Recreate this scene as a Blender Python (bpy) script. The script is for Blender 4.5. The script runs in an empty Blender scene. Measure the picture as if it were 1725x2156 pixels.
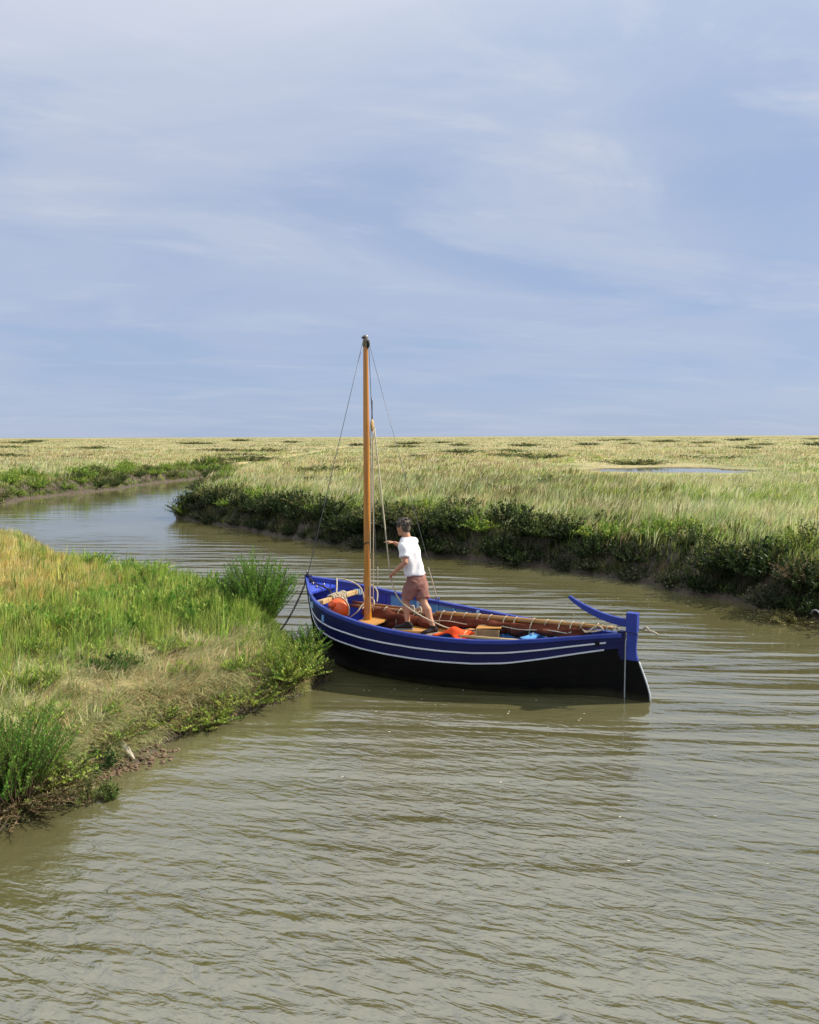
import bpy, bmesh, math, random
import numpy as np
from mathutils import Vector, Matrix, noise as mnoise

R = math.radians
scene = bpy.context.scene
rng = np.random.default_rng(7)
random.seed(7)

# ------------------------------------------------------------------ camera
H = 3.3
cam_d = bpy.data.cameras.new('camera')
cam = bpy.data.objects.new('camera', cam_d)
scene.collection.objects.link(cam)
cam.location = (0, 0, H)
pitch = math.atan(160 / 1728)
rot = Matrix.Rotation(R(90) - pitch, 3, 'X') @ Matrix.Rotation(R(-0.2), 3, 'Z')
cam.rotation_euler = rot.to_euler()
cam_d.sensor_fit = 'HORIZONTAL'
cam_d.sensor_width = 36.0
cam_d.lens = 36.0 * 1728 / 1725
cam_d.clip_end = 60000
scene.camera = cam

# ------------------------------------------------------------------ sky and sun
SUN_EL, SUN_AZ = 38.0, 14.0          # azimuth counted from +X towards +Y
to_sun = Vector((math.cos(R(SUN_EL)) * math.cos(R(SUN_AZ)), math.cos(R(SUN_EL)) * math.sin(R(SUN_AZ)), math.sin(R(SUN_EL))))
world = bpy.data.worlds.new('World')
scene.world = world
world.use_nodes = True
nt = world.node_tree
for nd in list(nt.nodes):
    nt.nodes.remove(nd)
def WN(t, **kw):
    n_ = nt.nodes.new(t)
    for k, v in kw.items():
        setattr(n_, k, v)
    return n_
WL = lambda a, b: nt.links.new(a, b)
def wmath(op, a, b=None, clamp=False):
    m = WN('ShaderNodeMath', operation=op); m.use_clamp = clamp
    for i, v in enumerate((a, b)):
        if v is None: continue
        if isinstance(v, (int, float)): m.inputs[i].default_value = v
        else: WL(v, m.inputs[i])
    return m.outputs[0]
out = WN('ShaderNodeOutputWorld')
bg = WN('ShaderNodeBackground')
bg.inputs['Strength'].default_value = 0.1
WL(bg.outputs[0], out.inputs[0])
sky = WN('ShaderNodeTexSky')
sky.sky_type = 'NISHITA'
sky.sun_disc = False
sky.sun_elevation = R(SUN_EL)
sky.sun_rotation = R(90 - SUN_AZ)
sky.air_density = 1.0
sky.dust_density = 0.3
sky.ozone_density = 3.0
tc = WN('ShaderNodeTexCoord')
sep = WN('ShaderNodeSeparateXYZ')
WL(tc.outputs['Generated'], sep.inputs[0])
zc = wmath('MAXIMUM', sep.outputs[2], 0.0)
den = wmath('ADD', zc, 0.10)
cxy = WN('ShaderNodeCombineXYZ')
WL(wmath('DIVIDE', sep.outputs[0], den), cxy.inputs[0])
WL(wmath('DIVIDE', sep.outputs[1], den), cxy.inputs[1])
def wnoise(scale, detail, rough, dist, sx, sy, rz, off=0.0):
    mr = WN('ShaderNodeMapping')
    mr.inputs['Rotation'].default_value = (0, 0, R(rz))
    WL(cxy.outputs[0], mr.inputs[0])
    mp = WN('ShaderNodeMapping')
    mp.inputs['Scale'].default_value = (sx, sy, 1)
    mp.inputs['Location'].default_value = (off, off * 1.7, off * 0.3)
    WL(mr.outputs[0], mp.inputs[0])
    t = WN('ShaderNodeTexNoise')
    t.inputs['Scale'].default_value = scale
    t.inputs['Detail'].default_value = detail
    t.inputs['Roughness'].default_value = rough
    t.inputs['Distortion'].default_value = dist
    WL(mp.outputs[0], t.inputs['Vector'])
    return t.outputs['Fac']
def wramp(v, a, b):
    m = WN('ShaderNodeMapRange', interpolation_type='SMOOTHSTEP')
    m.inputs['From Min'].default_value = a; m.inputs['From Max'].default_value = b
    WL(v, m.inputs['Value'])
    return m.outputs['Result']
def wmix(f, a, b):
    m = WN('ShaderNodeMix', data_type='RGBA')
    if isinstance(f, (int, float)): m.inputs['Factor'].default_value = f
    else: WL(f, m.inputs['Factor'])
    for s_, v in (('A', a), ('B', b)):
        i = [x for x in m.inputs if x.name == s_ and x.type == 'RGBA'][0]
        if isinstance(v, tuple): i.default_value = (*v, 1)
        else: WL(v, i)
    return [o for o in m.outputs if o.type == 'RGBA'][0]
veil = wramp(wnoise(0.75, 5, 0.52, 0.5, 0.75, 1.0, -14, 3.1), 0.38, 0.62)      # broad thin sheet of cloud
streak = wramp(wnoise(1.25, 7, 0.60, 0.6, 0.65, 1.2, -22, 8.4), 0.45, 0.68)   # wind-drawn streaks
wisp = wramp(wnoise(3.4, 6, 0.62, 0.5, 0.6, 1.1, -16, 1.3), 0.50, 0.72)
up = wramp(zc, 0.03, 0.48)
base = wmix(0.88, sky.outputs[0], (2.55, 3.25, 4.80))                          # thin high haze over the blue
veil_f = wmath('MULTIPLY', veil, wmath('ADD', wmath('MULTIPLY', up, 0.60), 0.32))
c1 = wmix(veil_f, base, (3.75, 4.15, 5.15))
f2 = wmath('MULTIPLY', streak, wmath('ADD', wmath('MULTIPLY', up, 0.50), 0.16))
c2 = wmix(f2, c1, (4.25, 4.60, 5.35))
f3 = wmath('MULTIPLY', wisp, wmath('MULTIPLY', streak, wmath('ADD', wmath('MULTIPLY', up, 0.5), 0.12)))
c2 = wmix(f3, c2, (5.0, 5.25, 5.7))
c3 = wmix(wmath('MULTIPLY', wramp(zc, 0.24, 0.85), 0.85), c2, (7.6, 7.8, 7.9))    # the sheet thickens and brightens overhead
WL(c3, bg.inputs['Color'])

sun_d = bpy.data.lights.new('sun', 'SUN')
sun_d.energy = 5.0
sun_d.angle = R(0.6)
sun_d.color = (1.0, 0.91, 0.74)
sun = bpy.data.objects.new('sun', sun_d)
sun.rotation_euler = (-to_sun).to_track_quat('-Z', 'Y').to_euler()
sun.location = (30, 20, 40)
scene.collection.objects.link(sun)

vs = scene.view_settings
vs.view_transform = 'Standard'
vs.look = 'None'
vs.exposure = 0.5
vs.gamma = 1.0
vs.use_curve_mapping = False
scene.cycles.max_bounces = 6
scene.cycles.diffuse_bounces = 3
scene.cycles.glossy_bounces = 3
scene.cycles.transmission_bounces = 4
scene.cycles.transparent_max_bounces = 4
scene.cycles.caustics_reflective = False
scene.cycles.caustics_refractive = False
scene.cycles.sample_clamp_indirect = 6
scene.cycles.use_denoising = True

# ------------------------------------------------------------------ helpers
COL = scene.collection
def link(o, parent=None):
    COL.objects.link(o)
    if parent is not None: o.parent = parent
    return o
def tag(o, label=None, cat=None, group=None, kind=None):
    if label: o['label'] = label
    if cat: o['category'] = cat
    if group: o['group'] = group
    if kind: o['kind'] = kind
    return o
def empty(name, loc=(0, 0, 0), rz=0.0):
    o = bpy.data.objects.new(name, None)
    o.empty_display_size = 0.1
    o.location = loc
    o.rotation_euler = (0, 0, rz)
    return link(o)

MATS = {}
def mat(name, col, rough=0.6, spec=0.5, noise=None, bump=None, coat=0.0, metal=0.0, trans=0.0):
    """noise = (scale, second colour, lo, hi); bump = (scale, strength, distance)"""
    m = bpy.data.materials.new(name)
    m.use_nodes = True
    n = m.node_tree.nodes; l = m.node_tree.links
    p = n['Principled BSDF']
    p.inputs['Base Color'].default_value = (*col, 1)
    p.inputs['Roughness'].default_value = rough
    p.inputs['Specular IOR Level'].default_value = spec
    p.inputs['Metallic'].default_value = metal
    p.inputs['Coat Weight'].default_value = coat
    p.inputs['Coat Roughness'].default_value = 0.15
    t = n.new('ShaderNodeTexCoord')
    if noise:
        sc = noise[0]
        mp = n.new('ShaderNodeMapping')
        mp.inputs['Scale'].default_value = sc if isinstance(sc, tuple) else (sc, sc, sc)
        l.new(t.outputs['Object'], mp.inputs[0])
        tx = n.new('ShaderNodeTexNoise')
        tx.inputs['Scale'].default_value = 1.0
        tx.inputs['Detail'].default_value = 6
        tx.inputs['Roughness'].default_value = 0.62
        l.new(mp.outputs[0], tx.inputs['Vector'])
        r = n.new('ShaderNodeValToRGB')
        r.color_ramp.elements[0].position = noise[2]; r.color_ramp.elements[0].color = (*col, 1)
        r.color_ramp.elements[1].position = noise[3]; r.color_ramp.elements[1].color = (*noise[1], 1)
        l.new(tx.outputs['Fac'], r.inputs[0])
        l.new(r.outputs[0], p.inputs['Base Color'])
    if bump:
        b = n.new('ShaderNodeBump')
        b.inputs['Strength'].default_value = bump[1]
        b.inputs['Distance'].default_value = bump[2]
        tx2 = n.new('ShaderNodeTexNoise')
        tx2.inputs['Detail'].default_value = 5
        mp2 = n.new('ShaderNodeMapping')
        sc = bump[0]
        mp2.inputs['Scale'].default_value = sc if isinstance(sc, tuple) else (sc, sc, sc)
        l.new(t.outputs['Object'], mp2.inputs[0])
        tx2.inputs['Scale'].default_value = 1.0
        l.new(mp2.outputs[0], tx2.inputs['Vector'])
        l.new(tx2.outputs['Fac'], b.inputs['Height'])
        l.new(b.outputs[0], p.inputs['Normal'])
    MATS[name] = m
    return m

def leaf_mat(name, transl=0.35, rough=0.55):
    """colour of every blade / leaf comes from the mesh attribute 'col'"""
    m = bpy.data.materials.new(name)
    m.use_nodes = True
    n = m.node_tree.nodes; l = m.node_tree.links
    for x in list(n): n.remove(x)
    o = n.new('ShaderNodeOutputMaterial')
    a = n.new('ShaderNodeAttribute'); a.attribute_name = 'col'
    p = n.new('ShaderNodeBsdfPrincipled')
    p.inputs['Roughness'].default_value = rough
    p.inputs['Specular IOR Level'].default_value = 0.25
    t = n.new('ShaderNodeBsdfTranslucent')
    mx = n.new('ShaderNodeMixShader'); mx.inputs[0].default_value = transl
    l.new(a.outputs['Color'], p.inputs['Base Color']); l.new(a.outputs['Color'], t.inputs['Color'])
    l.new(p.outputs[0], mx.inputs[1]); l.new(t.outputs[0], mx.inputs[2]); l.new(mx.outputs[0], o.inputs[0])
    MATS[name] = m
    return m

class MB:
    """collects primitives and links them as ONE mesh object"""
    def __init__(self): self.v = []; self.f = []; self.m = []; self.smooth = []
    def add(self, vs, fs, mi=0, smooth=False):
        b = len(self.v)
        self.v += [tuple(map(float, p)) for p in vs]
        for f in fs:
            self.f.append(tuple(i + b for i in f)); self.m.append(mi); self.smooth.append(smooth)
        return self
    def box(self, c, s, rot=None, mi=0):
        hx, hy, hz = s[0] / 2, s[1] / 2, s[2] / 2
        ps = [Vector((x, y, z)) for x in (-hx, hx) for y in (-hy, hy) for z in (-hz, hz)]
        if rot is not None: ps = [rot @ p for p in ps]
        ps = [p + Vector(c) for p in ps]
        return self.add(ps, [(0, 1, 3, 2), (4, 6, 7, 5), (0, 4, 5, 1), (2, 3, 7, 6), (0, 2, 6, 4), (1, 5, 7, 3)], mi)
    def tube(self, pts, r, n=8, cap=True, mi=0, flat=1.0):
        pts = [Vector(p) for p in pts]
        rr = r if isinstance(r, (list, tuple)) else [r] * len(pts)
        up = None; vs = []; fs = []
        for i, p in enumerate(pts):
            t = (pts[min(i + 1, len(pts) - 1)] - pts[max(i - 1, 0)])
            t = t.normalized() if t.length > 1e-9 else Vector((0, 0, 1))
            if up is None:
                up = Vector((0, 0, 1)) if abs(t.z) < 0.9 else Vector((1, 0, 0))
            a = t.cross(up)
            a = a.normalized() if a.length > 1e-6 else t.orthogonal().normalized()
            b = a.cross(t).normalized(); up = b
            for k in range(n):
                an = 2 * math.pi * k / n
                vs.append(p + (a * math.cos(an) + b * math.sin(an) * flat) * rr[i])
        for i in range(len(pts) - 1):
            for k in range(n):
                k2 = (k + 1) % n
                fs.append((i * n + k, i * n + k2, (i + 1) * n + k2, (i + 1) * n + k))
        self.add(vs, fs, mi, True)
        if cap:
            b0 = len(self.v) - len(vs)
            self.f.append(tuple(b0 + k for k in range(n))[::-1]); self.m.append(mi); self.smooth.append(False)
            self.f.append(tuple(b0 + (len(pts) - 1) * n + k for k in range(n))); self.m.append(mi); self.smooth.append(False)
        return self
    def sections(self, secs, mi=0, closed=True, cap=True, smooth=False, mis=None):
        """secs: list of rings (each a list of points)"""
        n = len(secs[0]); vs = [p for s in secs for p in s]; b = len(self.v)
        self.v += [tuple(map(float, p)) for p in vs]
        rng_ = range(n) if closed else range(n - 1)
        for i in range(len(secs) - 1):
            for k in rng_:
                k2 = (k + 1) % n
                self.f.append((b + i * n + k, b + i * n + k2, b + (i + 1) * n + k2, b + (i + 1) * n + k))
                mm = mi if mis is None else mis(i, k)
                self.m.append(mm); self.smooth.append(smooth)
        if cap and closed:
            self.f.append(tuple(b + k for k in range(n))[::-1]); self.m.append(mi); self.smooth.append(False)
            self.f.append(tuple(b + (len(secs) - 1) * n + k for k in range(n))); self.m.append(mi); self.smooth.append(False)
        return self
    def build(self, name, mats, parent=None, bevel=0.0):
        me = bpy.data.meshes.new(name)
        me.from_pydata(self.v, [], self.f)
        ms = mats if isinstance(mats, (list, tuple)) else [mats]
        for m in ms: me.materials.append(MATS[m] if isinstance(m, str) else m)
        me.polygons.foreach_set('material_index', self.m)
        me.polygons.foreach_set('use_smooth', self.smooth)
        bm = bmesh.new(); bm.from_mesh(me)
        bmesh.ops.recalc_face_normals(bm, faces=bm.faces)
        bm.to_mesh(me); bm.free()
        me.update()
        o = bpy.data.objects.new(name, me)
        if bevel > 0:
            md = o.modifiers.new('bevel', 'BEVEL'); md.width = bevel; md.segments = 2; md.limit_method = 'ANGLE'
        return link(o, parent)

def mesh_np(name, verts, tris, cols, material, smooth=False):
    """verts (n,3), tris (m,3), cols (n,3) -> mesh with attribute 'col'"""
    me = bpy.data.meshes.new(name)
    nv, nf = len(verts), len(tris)
    me.vertices.add(nv); me.loops.add(nf * 3); me.polygons.add(nf)
    me.vertices.foreach_set('co', np.ascontiguousarray(verts, dtype=np.float32).ravel())
    me.loops.foreach_set('vertex_index', np.ascontiguousarray(tris, dtype=np.int32).ravel())
    me.polygons.foreach_set('loop_start', np.arange(0, nf * 3, 3, dtype=np.int32))
    me.polygons.foreach_set('loop_total', np.full(nf, 3, dtype=np.int32))
    if smooth: me.polygons.foreach_set('use_smooth', np.ones(nf, dtype=bool))
    a = me.attributes.new('col', 'FLOAT_COLOR', 'POINT')
    c4 = np.ones((nv, 4), dtype=np.float32); c4[:, :3] = cols
    a.data.foreach_set('color', c4.ravel())
    me.materials.append(MATS[material] if isinstance(material, str) else material)
    me.update()
    return me

# lattice value noise for placing things
_lat = np.random.default_rng(11).random((256, 256))
def vnoise(x, y):
    xi = np.floor(x).astype(int); yi = np.floor(y).astype(int)
    fx = x - xi; fy = y - yi
    fx = fx * fx * (3 - 2 * fx); fy = fy * fy * (3 - 2 * fy)
    a = _lat[xi & 255, yi & 255]; b = _lat[(xi + 1) & 255, yi & 255]
    c = _lat[xi & 255, (yi + 1) & 255]; d = _lat[(xi + 1) & 255, (yi + 1) & 255]
    return (a * (1 - fx) + b * fx) * (1 - fy) + (c * (1 - fx) + d * fx) * fy
def fbm(x, y, o=4):
    s = 0; a = 0.5; t = 0
    for i in range(o):
        s = s + a * vnoise(x * 2 ** i + 17.3 * i, y * 2 ** i + 5.1 * i); t += a; a *= 0.5
    return s / t
def sstep(a, b, x):
    t = np.clip((x - a) / (b - a), 0, 1)
    return t * t * (3 - 2 * t)

# ------------------------------------------------------------------ materials
mat('navy_paint', (0.006, 0.008, 0.060), 0.42, 0.25, noise=(2.5, (0.008, 0.012, 0.085), 0.35, 0.75), bump=(30, 0.06, 0.004))
mat('black_paint', (0.003, 0.003, 0.0035), 0.55, 0.10, noise=(3.0, (0.006, 0.0055, 0.005), 0.4, 0.8), bump=(25, 0.1, 0.004))
def weed_line(name):
    m = MATS[name]; n = m.node_tree.nodes; l = m.node_tree.links; p = n['Principled BSDF']
    src = p.inputs['Base Color'].links[0].from_socket
    t = n.new('ShaderNodeTexCoord'); sp = n.new('ShaderNodeSeparateXYZ'); l.new(t.outputs['Object'], sp.inputs[0])
    nz = n.new('ShaderNodeTexNoise'); nz.inputs['Scale'].default_value = 5.0; nz.inputs['Detail'].default_value = 7; l.new(t.outputs['Object'], nz.inputs['Vector'])
    h = n.new('ShaderNodeMath'); h.operation = 'MULTIPLY_ADD'; h.inputs[1].default_value = -0.16; l.new(nz.outputs['Fac'], h.inputs[0]); l.new(sp.outputs[2], h.inputs[2])
    r = n.new('ShaderNodeMapRange'); r.inputs['From Min'].default_value = -0.05; r.inputs['From Max'].default_value = 0.03; r.inputs['To Min'].default_value = 1.0; r.inputs['To Max'].default_value = 0.0
    l.new(h.outputs[0], r.inputs['Value'])
    k = n.new('ShaderNodeMix'); k.data_type = 'RGBA'; l.new(r.outputs[0], k.inputs['Factor'])
    ia = [i for i in k.inputs if i.name == 'A' and i.type == 'RGBA'][0]; ib = [i for i in k.inputs if i.name == 'B' and i.type == 'RGBA'][0]
    l.new(src, ia); ib.default_value = (0.028, 0.026, 0.013, 1)
    l.new([o for o in k.outputs if o.type == 'RGBA'][0], p.inputs['Base Color'])
weed_line('black_paint')
mat('rail_paint', (0.012, 0.030, 0.26), 0.36, 0.5, noise=(4, (0.025, 0.055, 0.34), 0.35, 0.7), bump=(40, 0.05, 0.003))
mat('white_paint', (0.62, 0.66, 0.72), 0.4, 0.5, noise=(5, (0.48, 0.52, 0.6), 0.5, 0.8))
mat('royal_paint', (0.025, 0.05, 0.42), 0.35, 0.5, noise=(5, (0.04, 0.08, 0.5), 0.4, 0.7))
mat('sky_paint', (0.085, 0.30, 0.70), 0.45, 0.4, noise=(4, (0.12, 0.37, 0.76), 0.35, 0.7))
mat('pale_paint', (0.30, 0.50, 0.68), 0.5, 0.4)
mat('varnish', (0.56, 0.235, 0.028), 0.28, 0.5, noise=((14, 14, 1.2), (0.36, 0.125, 0.014), 0.35, 0.7), coat=0.5)
mat('spar_wood', (0.27, 0.105, 0.022), 0.4, 0.5, noise=((9, 9, 9), (0.15, 0.055, 0.014), 0.35, 0.75), coat=0.2)
mat('bamboo', (0.40, 0.20, 0.045), 0.42, 0.5, noise=((7, 7, 7), (0.28, 0.12, 0.025), 0.35, 0.75), coat=0.15)
mat('plank_wood', (0.52, 0.27, 0.07), 0.5, 0.4, noise=((5, 22, 22), (0.36, 0.16, 0.035), 0.3, 0.75))
mat('pale_wood', (0.55, 0.40, 0.20), 0.6, 0.3, noise=((8, 20, 20), (0.40, 0.25, 0.11), 0.35, 0.7))
mat('dark_floor', (0.10, 0.045, 0.018), 0.6, 0.3, noise=((5, 20, 20), (0.05, 0.022, 0.010), 0.3, 0.7))
mat('ply_wood', (0.42, 0.25, 0.11), 0.6, 0.3, noise=((9, 9, 9), (0.24, 0.15, 0.08), 0.35, 0.7))
mat('tan_sail', (0.135, 0.032, 0.014), 0.8, 0.2, noise=(6, (0.07, 0.017, 0.009), 0.35, 0.75), bump=(22, 0.5, 0.02))
mat('rope', (0.52, 0.46, 0.34), 0.8, 0.2, noise=(60, (0.33, 0.28, 0.20), 0.4, 0.7), bump=(180, 0.6, 0.004))
mat('wire', (0.16, 0.18, 0.23), 0.4, 0.5, metal=0.3)
mat('steel', (0.30, 0.29, 0.27), 0.4, 0.5, metal=0.8, noise=(20, (0.15, 0.13, 0.11), 0.4, 0.7))
mat('chain_iron', (0.020, 0.018, 0.018), 0.6, 0.4, noise=(40, (0.05, 0.03, 0.02), 0.4, 0.7))
mat('orange_plastic', (0.78, 0.105, 0.012), 0.35, 0.5, noise=(7, (0.62, 0.075, 0.010), 0.4, 0.7))
mat('orange_cloth', (0.80, 0.085, 0.014), 0.75, 0.2, noise=(9, (0.6, 0.05, 0.01), 0.4, 0.7), bump=(30, 0.5, 0.015))
mat('black_hole', (0.006, 0.006, 0.006), 0.7, 0.2)
mat('skin', (0.47, 0.245, 0.155), 0.5, 0.35, noise=(14, (0.40, 0.19, 0.115), 0.4, 0.75), bump=(90, 0.15, 0.003))
mat('shirt', (0.76, 0.75, 0.79), 0.85, 0.1, bump=((14, 14, 6), 0.35, 0.02))
mat('shorts', (0.27, 0.135, 0.115), 0.85, 0.15, noise=(12, (0.20, 0.092, 0.08), 0.4, 0.7), bump=(14, 0.45, 0.02))
mat('hair', (0.050, 0.036, 0.028), 0.6, 0.3, noise=(30, (0.17, 0.14, 0.12), 0.45, 0.72), bump=(60, 0.8, 0.01))
mat('shoe', (0.020, 0.018, 0.020), 0.7, 0.2, bump=(60, 0.3, 0.004))
mat('sole', (0.30, 0.28, 0.25), 0.7, 0.2)
mat('bucket_plastic', (0.52, 0.52, 0.50), 0.5, 0.4, noise=(9, (0.26, 0.24, 0.20), 0.48, 0.75))
mat('twig', (0.11, 0.075, 0.045), 0.85, 0.15, noise=(12, (0.2, 0.15, 0.10), 0.4, 0.7))
mat('driftwood', (0.50, 0.46, 0.38), 0.8, 0.2, noise=((10, 40, 10), (0.30, 0.26, 0.2), 0.4, 0.7))
mat('foam', (0.50, 0.49, 0.42), 0.7, 0.2)
mat('clod', (0.13, 0.085, 0.055), 0.8, 0.3, noise=(12, (0.22, 0.16, 0.11), 0.4, 0.7), bump=(30, 0.7, 0.02))
leaf_mat('grass', 0.45)
leaf_mat('leaf', 0.36)

def water_material():
    m = bpy.data.materials.new('creek_water')
    m.use_nodes = True
    n = m.node_tree.nodes; l = m.node_tree.links
    p = n['Principled BSDF']
    p.inputs['Roughness'].default_value = 0.06
    p.inputs['IOR'].default_value = 3.0
    p.inputs['Specular IOR Level'].default_value = 0.5
    g = n.new('ShaderNodeNewGeometry')
    def nz(scale, sx, sy, rz, detail=3, rough=0.5, dist=0.0, off=0.0):
        mr = n.new('ShaderNodeMapping')
        mr.inputs['Rotation'].default_value = (0, 0, R(rz))
        l.new(g.outputs['Position'], mr.inputs[0])
        mp = n.new('ShaderNodeMapping')
        mp.inputs['Scale'].default_value = (sx, sy, 1)
        mp.inputs['Location'].default_value = (off, off, off)
        l.new(mr.outputs[0], mp.inputs[0])
        t = n.new('ShaderNodeTexNoise')
        t.inputs['Scale'].default_value = scale
        t.inputs['Detail'].default_value = detail
        t.inputs['Roughness'].default_value = rough
        t.inputs['Distortion'].default_value = dist
        l.new(mp.outputs[0], t.inputs['Vector'])
        return t.outputs['Fac']
    def mth(op, a, b):
        x = n.new('ShaderNodeMath'); x.operation = op
        for i, v in enumerate((a, b)):
            if isinstance(v, (int, float)): x.inputs[i].default_value = v
            else: l.new(v, x.inputs[i])
        return x.outputs[0]
    # silt colour: drifting paler and browner water
    r = n.new('ShaderNodeValToRGB')
    r.color_ramp.elements[0].position = 0.35; r.color_ramp.elements[0].color = (0.088, 0.082, 0.034, 1)
    r.color_ramp.elements[1].position = 0.70; r.color_ramp.elements[1].color = (0.126, 0.122, 0.066, 1)
    l.new(nz(0.35, 0.6, 1.0, 20, 4, 0.55), r.inputs[0])
    l.new(r.outputs[0], p.inputs['Base Color'])
    big = nz(1.0, 0.36, 2.6, 5, 2, 0.4, 0.35)            # long low crests drawn across the creek
    mid = nz(1.0, 3.5, 9.0, 21, 3, 0.5, 0.5, 4.0)        # wind chop
    fine = nz(1.0, 9.0, 19.0, 14, 3, 0.55, 0.3, 9.0)
    calm = nz(0.22, 1.0, 1.0, 30, 3, 0.5, 0.0, 2.0)      # patches of calmer water
    cm = n.new('ShaderNodeMapRange'); cm.inputs['From Min'].default_value = 0.36; cm.inputs['From Max'].default_value = 0.62
    cm.inputs['To Min'].default_value = 0.55; cm.inputs['To Max'].default_value = 1.15
    l.new(calm, cm.inputs['Value'])
    ex = n.new('ShaderNodeAttribute'); ex.attribute_name = 'exposed'   # sheltered water under the banks is calmer
    ch = n.new('ShaderNodeAttribute'); ch.attribute_name = 'chop'      # wind chop on the open water, long low crests round the boat
    small = mth('ADD', mth('MULTIPLY', mid, 0.052), mth('MULTIPLY', fine, 0.010))
    swell = mth('MULTIPLY', big, mth('SUBTRACT', 0.26, mth('MULTIPLY', ch.outputs['Fac'], 0.18)))
    hsum = mth('ADD', mth('MULTIPLY', small, ch.outputs['Fac']), swell)
    hsum = mth('MULTIPLY', hsum, cm.outputs[0])
    hsum = mth('MULTIPLY', hsum, ex.outputs['Fac'])
    b = n.new('ShaderNodeBump')
    b.inputs['Strength'].default_value = 1.0
    b.inputs['Distance'].default_value = 1.0
    l.new(hsum, b.inputs['Height'])
    l.new(b.outputs[0], p.inputs['Normal'])
    MATS['water'] = m
water_material()

def ground_material():
    m = bpy.data.materials.new('marsh_ground')
    m.use_nodes = True
    n = m.node_tree.nodes; l = m.node_tree.links
    p = n['Principled BSDF']
    g = n.new('ShaderNodeNewGeometry')
    a = n.new('ShaderNodeAttribute'); a.attribute_name = 'turf'        # 0 = bare mud, 1 = turf
    def ramp(fac, e0, c0, e1, c1):
        r = n.new('ShaderNodeValToRGB')
        r.color_ramp.elements[0].position = e0; r.color_ramp.elements[0].color = (*c0, 1)
        r.color_ramp.elements[1].position = e1; r.color_ramp.elements[1].color = (*c1, 1)
        l.new(fac, r.inputs[0]); return r.outputs[0]
    def nz(scale, detail=5, rough=0.6):
        t = n.new('ShaderNodeTexNoise')
        t.inputs['Scale'].default_value = scale; t.inputs['Detail'].default_value = detail; t.inputs['Roughness'].default_value = rough
        l.new(g.outputs['Position'], t.inputs['Vector']); return t.outputs['Fac']
    def mix(f, x, y):
        k = n.new('ShaderNodeMix'); k.data_type = 'RGBA'
        l.new(f, k.inputs['Factor'])
        ia = [i for i in k.inputs if i.name == 'A' and i.type == 'RGBA'][0]; ib = [i for i in k.inputs if i.name == 'B' and i.type == 'RGBA'][0]
        l.new(x, ia); l.new(y, ib)
        return [o for o in k.outputs if o.type == 'RGBA'][0]
    mud = ramp(nz(5.0), 0.3, (0.030, 0.021, 0.014), 0.72, (0.095, 0.070, 0.048))
    straw = ramp(nz(0.9), 0.3, (0.26, 0.23, 0.10), 0.7, (0.42, 0.36, 0.19))
    green = ramp(nz(2.0), 0.3, (0.09, 0.12, 0.035), 0.7, (0.19, 0.21, 0.075))
    patch = ramp(nz(0.045, 6, 0.62), 0.46, (0, 0, 0), 0.60, (1, 1, 1))
    turf = mix(patch, straw, green)
    l.new(mix(a.outputs['Fac'], mud, turf), p.inputs['Base Color'])
    rr = n.new('ShaderNodeMapRange'); rr.inputs['To Min'].default_value = 0.75; rr.inputs['To Max'].default_value = 0.9
    l.new(a.outputs['Fac'], rr.inputs['Value']); l.new(rr.outputs[0], p.inputs['Roughness'])
    b = n.new('ShaderNodeBump'); b.inputs['Strength'].default_value = 0.7; b.inputs['Distance'].default_value = 0.05
    l.new(nz(9.0, 8, 0.65), b.inputs['Height']); l.new(b.outputs[0], p.inputs['Normal'])
    MATS['ground'] = m
ground_material()

# ------------------------------------------------------------------ terrain
LAND_A = [(-60, 3.0), (-20, 4.2), (-8, 5.4), (-4.5, 6.25), (-3.5, 6.72), (-3.36, 6.94), (-3.12, 7.17), (-2.98, 7.37), (-3.02, 7.8), (-2.79, 8.28), (-2.53, 8.75), (-2.28, 9.04), (-1.95, 9.51), (-1.56, 9.94), (-1.28, 10.42), (-1.24, 10.9), (-1.45, 11.4), (-1.78, 12.1), (-2.2, 13.3), (-2.75, 14.6), (-3.7, 16.0), (-4.8, 17.0), (-6.2, 18.1), (-7.9, 19.5), (-10.0, 22.2), (-12.6, 24.8), (-22, 31), (-60, 36)]
LAND_B = [(-15.0, 75), (-15.6, 64.7), (-14.0, 54.2), (-11.9, 43.8), (-10.5, 36.7), (-9.44, 33.1), (-7.4, 30.7), (-5.8, 29.1), (-4.1, 26.7), (-1.44, 24.0), (0.48, 22.35), (2.3, 21.2), (3.9, 19.65), (5.14, 18.05), (5.85, 16.9), (6.5, 15.8), (6.72, 14.6), (7.2, 14.0), (9, 12.6), (14, 10.6), (60, 6), (9000, 6), (9000, 2600), (-15, 2600)]
LAND_C = [(-60, 44), (-26, 40.2), (-20.3, 40.5), (-20.55, 44.2), (-19.75, 47.8), (-18.5, 52.0), (-18.6, 57.2), (-17.0, 63.3), (-16.2, 68.5), (-15.0, 75), (-15, 2600), (-9000, 2600), (-9000, 44)]
def poly_sd(P, x, y):
    """signed distance, positive inside"""
    d2 = np.full(x.shape, 1e18); ins = np.zeros(x.shape, bool)
    n = len(P)
    for i in range(n):
        x0, y0 = P[i]; x1, y1 = P[(i + 1) % n]
        ex, ey = x1 - x0, y1 - y0
        t = np.clip(((x - x0) * ex + (y - y0) * ey) / (ex * ex + ey * ey), 0, 1)
        dx, dy = x - (x0 + t * ex), y - (y0 + t * ey)
        np.minimum(d2, dx * dx + dy * dy, out=d2)
        if y0 != y1:
            c = ((y0 > y) != (y1 > y)) & (x < (x1 - x0) * (y - y0) / (y1 - y0) + x0)
            ins ^= c
    d = np.sqrt(d2)
    return np.where(ins, d, -d)
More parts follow.
